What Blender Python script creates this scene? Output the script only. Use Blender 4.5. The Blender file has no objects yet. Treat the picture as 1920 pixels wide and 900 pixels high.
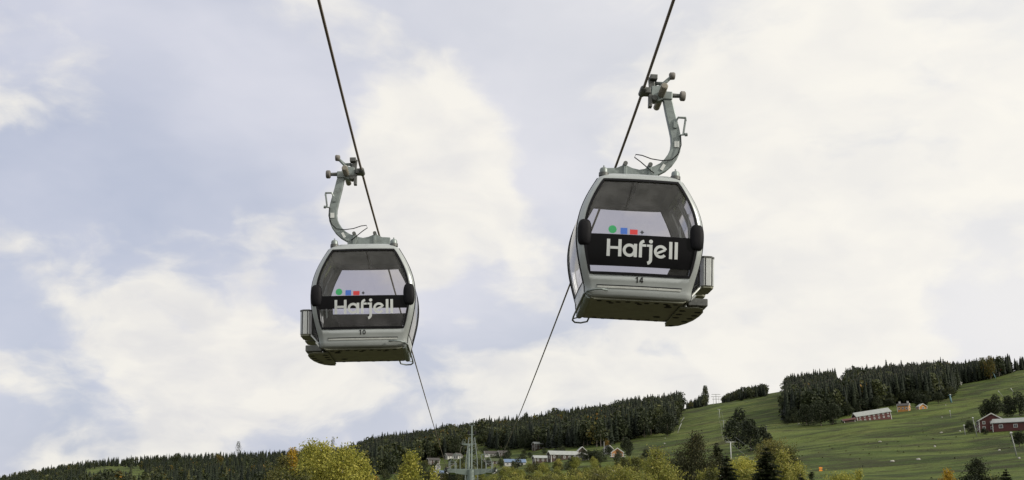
import bpy, math, random
import numpy as np
from mathutils import Matrix, Vector

PI = math.pi
R = math.radians
scene = bpy.context.scene
C = scene.collection

# ------------------------------------------------------------------ camera, sky, sun, exposure
CAM_Z = 1.7
FPX = 2300.0                      # focal length in pixels of the 1920 px wide photograph
PITCH = math.atan(550.0 / FPX)
cam_d = bpy.data.cameras.new('camera')
cam_d.sensor_width = 36.0
cam_d.lens = 36.0 * FPX / 1920.0
cam_d.clip_start = 0.1
cam_d.clip_end = 8000.0
cam = bpy.data.objects.new('camera', cam_d)
cam.location = (0, 0, CAM_Z)
cam.rotation_euler = (PI / 2 + PITCH, 0, 0)
C.objects.link(cam)
scene.camera = cam

SUN_AZ = R(112)     # clockwise from the viewing direction (+Y)
SUN_EL = R(27)
world = bpy.data.worlds.new('World')
scene.world = world
world.use_nodes = True
wn, wl = world.node_tree.nodes, world.node_tree.links
wn.clear()


def N(tree, kind, **kw):
    n = tree.nodes.new(kind)
    for k, v in kw.items():
        if k.startswith('i_'):
            key = k[2:]
            key = int(key) if key.isdigit() else key.replace('_', ' ')
            n.inputs[key].default_value = v
        else:
            setattr(n, k, v)
    return n


def ramp(tree, fac, stops, interp='LINEAR'):
    n = tree.nodes.new('ShaderNodeValToRGB')
    n.color_ramp.interpolation = interp
    e = n.color_ramp.elements
    while len(e) < len(stops):
        e.new(0.5)
    for el, (p, c) in zip(e, stops):
        el.position = p
        el.color = (c[0], c[1], c[2], 1) if not isinstance(c, (int, float)) else (c, c, c, 1)
    tree.links.new(fac, n.inputs[0])
    return n.outputs[0]


def mixc(tree, fac, a, b, mode='MIX'):
    n = tree.nodes.new('ShaderNodeMix')
    n.data_type = 'RGBA'
    n.blend_type = mode
    for sock, v in ((n.inputs[0], fac), (n.inputs[6], a), (n.inputs[7], b)):
        if isinstance(v, bpy.types.NodeSocket):
            tree.links.new(v, sock)
        elif isinstance(v, (int, float)):
            sock.default_value = v
        else:
            sock.default_value = (v[0], v[1], v[2], 1)
    return n.outputs[2]


def mth(tree, op, a, b=0.0, clamp=False):
    n = tree.nodes.new('ShaderNodeMath')
    n.operation = op
    n.use_clamp = clamp
    for i, v in enumerate((a, b)):
        if isinstance(v, bpy.types.NodeSocket):
            tree.links.new(v, n.inputs[i])
        else:
            n.inputs[i].default_value = v
    return n.outputs[0]


def build_sky():
    t = world.node_tree
    sky = N(t, 'ShaderNodeTexSky', sky_type='NISHITA', sun_disc=False)
    sky.sun_elevation = SUN_EL
    sky.sun_rotation = SUN_AZ
    sky.air_density = 1.0
    sky.dust_density = 2.0
    co = N(t, 'ShaderNodeTexCoord')
    sep = N(t, 'ShaderNodeSeparateXYZ')
    wl.new(co.outputs['Generated'], sep.inputs[0])
    den = mth(t, 'ADD', mth(t, 'MAXIMUM', sep.outputs[2], 0.0), 0.55)
    comb = N(t, 'ShaderNodeCombineXYZ')
    wl.new(mth(t, 'DIVIDE', sep.outputs[0], den), comb.inputs[0])
    wl.new(mth(t, 'DIVIDE', sep.outputs[1], den), comb.inputs[1])
    wl.new(mth(t, 'MULTIPLY', sep.outputs[2], 1.5), comb.inputs[2])
    wob = N(t, 'ShaderNodeTexNoise', i_Scale=4.0, i_Detail=4.0, i_Roughness=0.55)
    wl.new(comb.outputs[0], wob.inputs['Vector'])
    warp = N(t, 'ShaderNodeVectorMath', operation='MULTIPLY_ADD')
    wl.new(wob.outputs['Color'], warp.inputs[0])
    warp.inputs[1].default_value = (0.16, 0.16, 0.16)
    wl.new(comb.outputs[0], warp.inputs[2])
    n1 = N(t, 'ShaderNodeTexNoise', i_Scale=5.6, i_Detail=9.0, i_Roughness=0.53)
    n2 = N(t, 'ShaderNodeTexNoise', i_Scale=2.6, i_Detail=5.0, i_Roughness=0.5)
    n3 = N(t, 'ShaderNodeTexNoise', i_Scale=13.0, i_Detail=6.0, i_Roughness=0.5)
    for n in (n1, n2, n3):
        wl.new(warp.outputs[0], n.inputs['Vector'])
    # where the banks of cloud and the thinner gaps lie (directions in the sky)
    nrm = N(t, 'ShaderNodeVectorMath', operation='NORMALIZE')
    wv = N(t, 'ShaderNodeVectorMath', operation='MULTIPLY_ADD')
    wl.new(wob.outputs['Color'], wv.inputs[0])
    wv.inputs[1].default_value = (0.07, 0.07, 0.07)
    wv0 = N(t, 'ShaderNodeVectorMath', operation='ADD')
    wl.new(co.outputs['Generated'], wv0.inputs[0])
    wv0.inputs[1].default_value = (-0.035, -0.035, -0.035)
    wl.new(wv0.outputs[0], wv.inputs[2])
    wl.new(wv.outputs[0], nrm.inputs[0])
    bias = None
    for (az, el, rad, w) in CLOUD_BANKS:
        d = N(t, 'ShaderNodeVectorMath', operation='DOT_PRODUCT')
        wl.new(nrm.outputs[0], d.inputs[0])
        d.inputs[1].default_value = (math.sin(R(az)) * math.cos(R(el)), math.cos(R(az)) * math.cos(R(el)), math.sin(R(el)))
        mr = N(t, 'ShaderNodeMapRange', interpolation_type='SMOOTHSTEP')
        wl.new(d.outputs['Value'], mr.inputs['Value'])
        mr.inputs['From Min'].default_value = math.cos(R(rad))
        mr.inputs['From Max'].default_value = math.cos(R(rad * 0.25))
        mr.inputs['To Min'].default_value = 0.0
        mr.inputs['To Max'].default_value = w
        bias = mr.outputs[0] if bias is None else mth(t, 'ADD', bias, mr.outputs[0])
    dens = mth(t, 'ADD', mth(t, 'SUBTRACT', mth(t, 'MULTIPLY', n1.outputs[0], 1.75), 0.43), mth(t, 'MULTIPLY', bias, 0.85))
    # thin grey-lilac veil over the blue
    veil = ramp(t, n2.outputs[0], [(0.30, 0.80), (0.70, 0.98)], 'EASE')
    veil_col = ramp(t, n2.outputs[0], [(0.36, (5.5, 5.85, 7.15)), (0.64, (7.0, 7.1, 8.0))])
    base = mixc(t, veil, sky.outputs[0], veil_col)
    puff = ramp(t, dens, [(0.42, 0.0), (0.72, 1.0)], 'EASE')
    puff_col = ramp(t, n3.outputs[0], [(0.32, (7.9, 7.75, 7.6)), (0.62, (9.5, 9.15, 8.35))])
    c = mixc(t, mth(t, 'MULTIPLY', puff, 0.85), base, puff_col)
    # the veiled sun brightens the cloud deck on its side
    d = N(t, 'ShaderNodeVectorMath', operation='DOT_PRODUCT')
    wl.new(nrm.outputs[0], d.inputs[0])
    d.inputs[1].default_value = (math.sin(SUN_AZ) * math.cos(SUN_EL), math.cos(SUN_AZ) * math.cos(SUN_EL), math.sin(SUN_EL))
    glow = ramp(t, mth(t, 'MULTIPLY_ADD', d.outputs['Value'], 0.5), [(0.0, 0.0), (0.52, 1.0)], 'EASE')
    glow.node.inputs[0].links[0].from_node.inputs[2].default_value = 0.25
    c = mixc(t, mth(t, 'MULTIPLY', glow, 0.9), c, (10.0, 9.7, 8.95))
    bg = N(t, 'ShaderNodeBackground', i_Strength=0.1)
    wl.new(c, bg.inputs[0])
    out = N(t, 'ShaderNodeOutputWorld')
    wl.new(bg.outputs[0], out.inputs[0])


# banks of cloud (azimuth from the view axis, elevation, angular radius, weight)
CLOUD_BANKS = [(-4.5, 17, 5.5, .34), (-13, 12.5, 4.5, .22), (-16, 5, 6.5, .30), (-9, 6.5, 4.5, .24), (1, 13, 3.5, .26), (0, 8.5, 4.5, .20), (13, 9.5, 8, .32),
               (7, 6.5, 5, .24), (20, 19, 13, .34), (10, 20, 8, .16), (-2, 10.5, 3.0, -.12), (-21, 13, 6, -.12), (-14, 19, 6, -.14), (7, 7.3, 2.0, -.22), (21, 10.5, 3.5, -.2),
               (-9, 4.2, 3, -.15), (45, 22, 20, .25), (-50, 20, 16, .22), (-80, 35, 22, .2), (160, 25, 25, .25), (100, 50, 25, .25), (-140, 40, 25, .2), (0, 65, 18, .2)]
build_sky()

sun_d = bpy.data.lights.new('sun', 'SUN')
sun_d.energy = 3.3
sun_d.angle = R(2.0)
sun_d.color = (1.0, 0.93, 0.82)
sun = bpy.data.objects.new('sun', sun_d)
sdir = Vector((math.sin(SUN_AZ) * math.cos(SUN_EL), math.cos(SUN_AZ) * math.cos(SUN_EL), math.sin(SUN_EL)))
sun.rotation_euler = sdir.to_track_quat('Z', 'Y').to_euler()
sun.location = sdir * 60
C.objects.link(sun)

scene.view_settings.view_transform = 'Standard'
scene.view_settings.look = 'None'
scene.view_settings.exposure = 0.0
scene.view_settings.gamma = 1.0
scene.view_settings.use_curve_mapping = False
scene.cycles.max_bounces = 8
scene.cycles.transparent_max_bounces = 16
scene.cycles.caustics_reflective = False
scene.cycles.caustics_refractive = False


# ------------------------------------------------------------------ pixel <-> place helpers
def ray(u, v):
    a, b = (u - 960) / FPX, (450 - v) / FPX
    return np.array([a, math.cos(PITCH) - b * math.sin(PITCH), math.sin(PITCH) + b * math.cos(PITCH)])


def at(u, v, Y):
    r = ray(u, v)
    s = Y / r[1]
    return Vector((r[0] * s, Y, CAM_Z + r[2] * s))


def proj(x, y, z):
    z = z - CAM_Z
    d = y * math.cos(PITCH) + z * math.sin(PITCH)
    h = -y * math.sin(PITCH) + z * math.cos(PITCH)
    return 960 + FPX * x / d, 450 - FPX * h / d


# ------------------------------------------------------------------ terrain as a function of place
SKY_PTS = [(-900, 930, 1500), (-300, 918, 1700), (0, 904, 1700), (114, 882, 1700), (195, 872, 1700), (325, 863, 1700), (515, 856, 1700),
           (664, 846, 1600), (697, 838, 1450), (751, 832, 1400), (816, 825, 1350), (870, 818, 1300), (892, 812, 1300), (940, 810, 1280), (1000, 806, 1250),
           (1041, 795, 1230), (1122, 785, 1200), (1212, 774, 1170), (1274, 767, 1150), (1361, 752, 1120), (1442, 739, 1100), (1470, 735, 1100),
           (1600, 723, 1050), (1700, 716, 1030), (1800, 709, 1010), (1870, 700, 1000), (1920, 692, 1000), (2300, 668, 950), (3200, 690, 900)]
_ph, _T, _R = [], [], []
for (u, v, rr) in SKY_PTS:
    r_ = ray(u, v)
    _ph.append(math.atan2(r_[0], r_[1]))
    _T.append(r_[2] / math.hypot(r_[0], r_[1]))
    _R.append(rr)
_ph = np.array([-PI] + [-1.2] + _ph + [1.6, PI])
_T = np.array([0.01, 0.015] + _T + [0.03, 0.01])
_R = np.array([1200, 1300] + _R + [900, 1200])
_gs = np.array([0, 0.03, 0.06, 0.10, 0.16, 0.23, 0.31, 0.42, 0.55, 0.75, 0.9, 1.0, 1.15, 1.5, 2.2, 4.0])
_gv = np.array([-0.02, 0.0, 0.06, 0.15, 0.30, 0.44, 0.56, 0.69, 0.79, 0.915, 0.98, 1.0, 0.97, 0.80, 0.5, 0.2])
_fine = np.linspace(0, 4, 4001)
_gf = np.interp(_fine, _gs, _gv)
_k = np.hanning(241)
_k /= _k.sum()
_gf = np.convolve(np.pad(_gf, 120, mode='edge'), _k[:241], 'valid')


def slope_t(phi, r):
    T = np.interp(phi, _ph, _T)
    RR = np.interp(phi, _ph, _R)
    return T * np.interp(r / RR, _fine, _gf)


def ground(x, y):
    x, y = np.asarray(x, float), np.asarray(y, float)
    r = np.hypot(x, y)
    phi = np.arctan2(x, y)
    z = r * slope_t(phi, r) + CAM_Z * np.clip((r - 30) / 200, 0, 1)
    amp = np.clip((r - 120) / 250, 0, 1)
    z = z + amp * (0.9 * np.sin(x * 0.041 + 1.3) * np.sin(y * 0.033 + 0.4) + 0.5 * np.sin(x * 0.093 + y * 0.05) + 0.35 * np.sin(y * 0.14 - x * 0.03))
    return z


def place(u, v, rmin=60.0):
    """the spot where the line of sight through (u, v) meets the ground"""
    d = ray(u, v)
    h = math.hypot(d[0], d[1])
    rs = np.linspace(rmin, 1900, 3680)
    xs, ys = d[0] / h * rs, d[1] / h * rs
    zr = CAM_Z + rs * d[2] / h
    hit = np.nonzero(ground(xs, ys) >= zr)[0]
    i = hit[0] if len(hit) else int(np.argmax((ground(xs, ys) - zr) / rs))
    return Vector((xs[i], ys[i], float(ground(xs[i], ys[i]))))


def gz(x, y):
    return float(ground(x, y))


# ------------------------------------------------------------------ materials
def new_mat(name):
    m = bpy.data.materials.new(name)
    m.use_nodes = True
    t = m.node_tree
    return m, t, t.nodes['Principled BSDF']


def plain(name, col, rough=0.5, metal=0.0, var=0.12, scale=6.0, bump=0.0, coord='Object', spec=0.5, dirt=0.0):
    m, t, b = new_mat(name)
    co = N(t, 'ShaderNodeTexCoord')
    n = N(t, 'ShaderNodeTexNoise', i_Scale=scale, i_Detail=6.0, i_Roughness=0.6)
    t.links.new(co.outputs[coord], n.inputs['Vector'])
    lo = [c * (1 - var) for c in col]
    hi = [min(1, c * (1 + var)) for c in col]
    c = ramp(t, n.outputs[0], [(0.3, lo), (0.7, hi)])
    if dirt > 0:
        n2 = N(t, 'ShaderNodeTexNoise', i_Scale=scale * 0.45, i_Detail=8.0, i_Roughness=0.7)
        t.links.new(co.outputs[coord], n2.inputs['Vector'])
        f = ramp(t, n2.outputs[0], [(0.48, 0.0), (0.72, dirt)])
        c = mixc(t, f, c, (0.09, 0.08, 0.065))
    t.links.new(c, b.inputs['Base Color'])
    b.inputs['Roughness'].default_value = rough
    b.inputs['Metallic'].default_value = metal
    b.inputs['Specular IOR Level'].default_value = spec
    rr = ramp(t, n.outputs[0], [(0.3, max(0.02, rough * 0.8)), (0.7, min(1, rough * 1.2))])
    t.links.new(rr, b.inputs['Roughness'])
    if bump > 0:
        bp = N(t, 'ShaderNodeBump', i_Strength=bump, i_Distance=0.01)
        t.links.new(n.outputs[0], bp.inputs['Height'])
        t.links.new(bp.outputs[0], b.inputs['Normal'])
    return m


def glass(name, tint, refl=1.0):
    m = bpy.data.materials.new(name)
    m.use_nodes = True
    t = m.node_tree
    t.nodes.clear()
    out = N(t, 'ShaderNodeOutputMaterial')
    tr = N(t, 'ShaderNodeBsdfTransparent')
    co = N(t, 'ShaderNodeTexCoord')
    n = N(t, 'ShaderNodeTexNoise', i_Scale=2.2, i_Detail=7.0, i_Roughness=0.65)
    t.links.new(co.outputs['Object'], n.inputs['Vector'])
    c = ramp(t, n.outputs[0], [(0.35, [x * 0.96 for x in tint]), (0.65, tint)])
    t.links.new(c, tr.inputs[0])
    gl = N(t, 'ShaderNodeBsdfGlossy', i_Roughness=0.04)
    di = N(t, 'ShaderNodeBsdfDiffuse')
    di.inputs[0].default_value = (0.5, 0.5, 0.5, 1)
    fr = N(t, 'ShaderNodeFresnel', i_IOR=1.45)
    mx = N(t, 'ShaderNodeMixShader')
    t.links.new(mth(t, 'MULTIPLY', fr.outputs[0], refl), mx.inputs[0])
    t.links.new(tr.outputs[0], mx.inputs[1])
    t.links.new(gl.outputs[0], mx.inputs[2])
    smear_haze = ramp(t, n.outputs[0], [(0.40, 0.035), (0.74, 0.13)])     # smears on the plexiglass, plus pale haze added to lighten the dark interior
    mx2 = N(t, 'ShaderNodeMixShader')
    t.links.new(smear_haze, mx2.inputs[0])
    t.links.new(mx.outputs[0], mx2.inputs[1])
    t.links.new(di.outputs[0], mx2.inputs[2])
    t.links.new(mx2.outputs[0], out.inputs[0])
    return m


def leaf_mat(name, stops, trans=0.3, rough=0.6):
    """stops over the per-leaf tint attribute"""
    m, t, b = new_mat(name)
    a = N(t, 'ShaderNodeAttribute', attribute_name='tint')
    c = ramp(t, a.outputs['Fac'], stops)
    t.links.new(c, b.inputs['Base Color'])
    b.inputs['Roughness'].default_value = rough
    b.inputs['Specular IOR Level'].default_value = 0.25
    tl = N(t, 'ShaderNodeBsdfTranslucent')
    t.links.new(c, tl.inputs[0])
    mx = N(t, 'ShaderNodeMixShader')
    mx.inputs[0].default_value = trans
    t.links.new(b.outputs[0], mx.inputs[1])
    t.links.new(tl.outputs[0], mx.inputs[2])
    t.links.new(mx.outputs[0], t.nodes['Material Output'].inputs[0])
    return m


def terrain_mat():
    m, t, b = new_mat('hill_grass')
    g = N(t, 'ShaderNodeNewGeometry')
    mp = N(t, 'ShaderNodeMapping')
    mp.inputs['Scale'].default_value = (0.7, 1.0, 1.0)
    t.links.new(g.outputs['Position'], mp.inputs['Vector'])
    n1 = N(t, 'ShaderNodeTexNoise', i_Scale=0.022, i_Detail=7.0, i_Roughness=0.62, i_Distortion=0.6)
    n2 = N(t, 'ShaderNodeTexNoise', i_Scale=0.11, i_Detail=8.0, i_Roughness=0.7)
    n3 = N(t, 'ShaderNodeTexNoise', i_Scale=1.6, i_Detail=5.0, i_Roughness=0.7)
    for n in (n1, n2):
        t.links.new(mp.outputs[0], n.inputs['Vector'])
    t.links.new(g.outputs['Position'], n3.inputs['Vector'])
    c1 = ramp(t, n1.outputs[0], [(0.34, (0.026, 0.040, 0.012)), (0.45, (0.050, 0.074, 0.018)), (0.54, (0.078, 0.106, 0.024)), (0.66, (0.120, 0.130, 0.040))])
    f2 = ramp(t, n2.outputs[0], [(0.47, 0.0), (0.57, 0.85)])
    c2 = mixc(t, f2, c1, (0.036, 0.038, 0.017))
    n4 = N(t, 'ShaderNodeTexNoise', i_Scale=0.055, i_Detail=6.0, i_Roughness=0.65, i_Distortion=0.4)
    mp4 = N(t, 'ShaderNodeMapping')
    mp4.inputs['Scale'].default_value = (0.5, 1.0, 1.0)
    mp4.inputs['Location'].default_value = (31.0, 7.0, 0.0)
    t.links.new(g.outputs['Position'], mp4.inputs['Vector'])
    t.links.new(mp4.outputs[0], n4.inputs['Vector'])
    f4 = ramp(t, n4.outputs[0], [(0.50, 0.0), (0.60, 0.8)])
    c2 = mixc(t, f4, c2, (0.105, 0.135, 0.034))
    f3 = ramp(t, n3.outputs[0], [(0.3, 0.5), (0.7, 1.4)])
    c3 = mixc(t, 1.0, c2, f3, 'MULTIPLY')
    ln = N(t, 'ShaderNodeVectorMath', operation='LENGTH')
    t.links.new(g.outputs['Position'], ln.inputs[0])
    edge = mth(t, 'ADD', ln.outputs['Value'], mth(t, 'MULTIPLY', n2.outputs[0], 24.0))
    bounce_mask = ramp(t, mth(t, 'DIVIDE', edge, 100.0), [(0.50, 1.0), (0.56, 0.0)])
    bounce_ground = ramp(t, n3.outputs[0], [(0.3, (0.040, 0.038, 0.024)), (0.7, (0.078, 0.072, 0.046))])
    c3 = mixc(t, bounce_mask, c3, bounce_ground)      # unseen earth patch, added to tone the bounce light under the cabins
    t.links.new(c3, b.inputs['Base Color'])
    b.inputs['Roughness'].default_value = 0.95
    b.inputs['Specular IOR Level'].default_value = 0.1
    bp = N(t, 'ShaderNodeBump', i_Strength=0.9, i_Distance=1.2)
    t.links.new(n2.outputs[0], bp.inputs['Height'])
    t.links.new(bp.outputs[0], b.inputs['Normal'])
    return m


M = {}
M['silver'] = plain('silver_paint', (0.38, 0.41, 0.41), 0.34, 0.3, 0.06, 3.0, spec=0.5, dirt=0.16)
M['silver_light'] = plain('aluminium_trim', (0.60, 0.62, 0.60), 0.35, 0.5, 0.08, 8.0)
M['galv'] = plain('galvanised_steel', (0.225, 0.26, 0.255), 0.48, 0.45, 0.22, 9.0, 0.05, dirt=0.4)
M['roller'] = plain('grey_roller_rubber', (0.17, 0.16, 0.145), 0.7, 0.0, 0.2, 12.0, 0.05)
M['galv_dark'] = plain('greased_steel', (0.11, 0.115, 0.11), 0.5, 0.5, 0.3, 14.0, 0.1)
M['rust_tube'] = plain('weathered_spring_tube', (0.27, 0.25, 0.21), 0.55, 0.35, 0.2, 8.0, 0.05)
M['pan'] = plain('under_pan_metal', (0.21, 0.215, 0.16), 0.5, 0.25, 0.10, 5.0, 0.03, dirt=0.3)
M['black'] = plain('black_rubber', (0.010, 0.010, 0.012), 0.6, 0, 0.3, 8.0, 0.05, spec=0.12)
M['film'] = plain('black_window_film', (0.004, 0.004, 0.005), 0.35, 0, 0.2, 3.0, spec=0.12)
M['hole'] = plain('hole_shadow_plug', (0.008, 0.008, 0.008), 0.9, 0, 0.2)
M['white_film'] = plain('white_letter_film', (0.55, 0.58, 0.58), 0.4, 0, 0.04, 6.0)
M['green_film'] = plain('green_sticker', (0.035, 0.36, 0.13), 0.45, 0, 0.04)
M['blue_film'] = plain('blue_sticker', (0.055, 0.16, 0.58), 0.45, 0, 0.04)
M['red_film'] = plain('red_sticker', (0.62, 0.045, 0.05), 0.45, 0, 0.04)
M['dark_film'] = plain('dark_sticker', (0.03, 0.035, 0.045), 0.45, 0, 0.04)
M['num'] = plain('black_number_film', (0.012, 0.012, 0.012), 0.5, 0, 0.1)
M['glass'] = glass('tinted_plexiglass', (0.76, 0.75, 0.78))
M['lining'] = plain('grey_ceiling_lining', (0.82, 0.84, 0.84), 0.7, 0, 0.05, 3.0)
M['seat'] = plain('dark_seat_plastic', (0.035, 0.038, 0.038), 0.6, 0, 0.15)
M['rope'] = plain('steel_rope', (0.21, 0.175, 0.155), 0.65, 0.1, 0.25, 30.0)
M['rack'] = plain('brushed_aluminium_rack', (0.55, 0.57, 0.56), 0.35, 0.55, 0.10, 5.0, dirt=0.15)
M['bark'] = plain('grey_bark', (0.10, 0.085, 0.07), 0.9, 0, 0.35, 5.0, 0.4)
M['birch_bark'] = plain('birch_bark', (0.36, 0.34, 0.31), 0.85, 0, 0.45, 4.0, 0.3)
M['red_wall'] = plain('falun_red_boards', (0.090, 0.030, 0.028), 0.85, 0, 0.18, 1.2)
M['yellow_wall'] = plain('ochre_boards', (0.42, 0.20, 0.055), 0.8, 0, 0.15, 1.2)
M['timber_wall'] = plain('oiled_timber', (0.42, 0.20, 0.075), 0.8, 0, 0.2, 1.5)
M['brown_wall'] = plain('dark_brown_boards', (0.055, 0.037, 0.030), 0.85, 0, 0.2, 1.2)
M['grey_wall'] = plain('grey_render', (0.20, 0.19, 0.18), 0.85, 0, 0.15, 1.2)
M['white_wall'] = plain('white_boards', (0.44, 0.44, 0.43), 0.75, 0, 0.08, 1.2)
M['roof_grey'] = plain('grey_metal_roof', (0.30, 0.32, 0.31), 0.55, 0.2, 0.15, 1.0)
M['roof_dark'] = plain('dark_tile_roof', (0.055, 0.05, 0.048), 0.8, 0, 0.25, 2.0)
M['roof_blue'] = plain('blue_metal_roof', (0.13, 0.19, 0.30), 0.5, 0.2, 0.12, 1.0)
M['roof_sod'] = plain('turf_roof', (0.055, 0.07, 0.03), 0.95, 0, 0.3, 2.0)
M['white_trim'] = plain('white_trim', (0.50, 0.50, 0.48), 0.7, 0, 0.06)
M['dark_pane'] = plain('dark_window_pane', (0.03, 0.035, 0.04), 0.12, 0, 0.2)
M['pole'] = plain('pale_grey_pole', (0.24, 0.25, 0.24), 0.6, 0.2, 0.15, 1.0)
M['pole_white'] = plain('white_pole', (0.46, 0.47, 0.46), 0.6, 0, 0.1)
M['green_steel'] = plain('green_grey_tower_steel', (0.17, 0.21, 0.19), 0.6, 0.25, 0.15, 2.0)
M['orange_sign'] = plain('orange_sign_face', (0.85, 0.30, 0.03), 0.6, 0, 0.06)
M['red_mat'] = plain('red_safety_mat', (0.45, 0.03, 0.04), 0.7, 0, 0.1)
M['blue_mat'] = plain('blue_machine_paint', (0.10, 0.20, 0.24), 0.6, 0, 0.1)
M['needle'] = leaf_mat('spruce_needles', [(0.0, (0.008, 0.013, 0.008)), (0.5, (0.018, 0.026, 0.013)), (0.85, (0.034, 0.042, 0.018)), (1.0, (0.075, 0.075, 0.026))], 0.12, 0.75)
M['needle_near'] = leaf_mat('near_spruce_needles', [(0.0, (0.012, 0.018, 0.008)), (1.0, (0.045, 0.055, 0.020))], 0.15, 0.7)
M['pine'] = leaf_mat('pine_needles', [(0.0, (0.022, 0.027, 0.011)), (0.7, (0.055, 0.058, 0.022)), (1.0, (0.10, 0.085, 0.03))], 0.2, 0.7)
M['leaf_far'] = leaf_mat('far_broadleaf', [(0.0, (0.018, 0.026, 0.013)), (0.45, (0.036, 0.046, 0.019)), (0.8, (0.070, 0.078, 0.025)), (0.93, (0.12, 0.11, 0.025)), (1.0, (0.22, 0.12, 0.02))], 0.2)
M['leaf_yg'] = leaf_mat('yellow_green_leaves', [(0.0, (0.13, 0.14, 0.026)), (0.5, (0.265, 0.27, 0.046)), (1.0, (0.50, 0.455, 0.10))], 0.35)
M['leaf_gold'] = leaf_mat('golden_leaves', [(0.0, (0.22, 0.15, 0.018)), (0.5, (0.40, 0.26, 0.026)), (1.0, (0.52, 0.36, 0.05))], 0.35)
M['leaf_olive'] = leaf_mat('olive_leaves', [(0.0, (0.045, 0.052, 0.014)), (0.6, (0.105, 0.108, 0.028)), (1.0, (0.20, 0.18, 0.05))], 0.3)
M['leaf_green'] = leaf_mat('fresh_green_leaves', [(0.0, (0.10, 0.12, 0.024)), (0.6, (0.23, 0.235, 0.050)), (1.0, (0.40, 0.36, 0.10))], 0.35)
M['leaf_orange'] = leaf_mat('orange_leaves', [(0.0, (0.16, 0.10, 0.02)), (0.5, (0.28, 0.17, 0.03)), (1.0, (0.38, 0.25, 0.05))], 0.35)
M['boulder'] = plain('pale_stone', (0.36, 0.35, 0.32), 0.9, 0, 0.2, 4.0)
M['grass'] = terrain_mat()


# ------------------------------------------------------------------ mesh helpers
def tag(o, label=None, cat=None, group=None, kind=None):
    if label: o['label'] = label
    if cat: o['category'] = cat
    if group: o['group'] = group
    if kind: o['kind'] = kind
    return o


def empty(name, loc=(0, 0, 0), rot=(0, 0, 0)):
    o = bpy.data.objects.new(name, None)
    o.empty_display_size = 0.2
    o.location = loc
    o.rotation_euler = rot
    C.objects.link(o)
    return o


def link(name, me, parent=None, loc=None, rot=None):
    o = bpy.data.objects.new(name, me)
    C.objects.link(o)
    if parent is not None:
        o.parent = parent
    if loc is not None:
        o.location = loc
    if rot is not None:
        o.rotation_euler = rot
    return o


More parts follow.
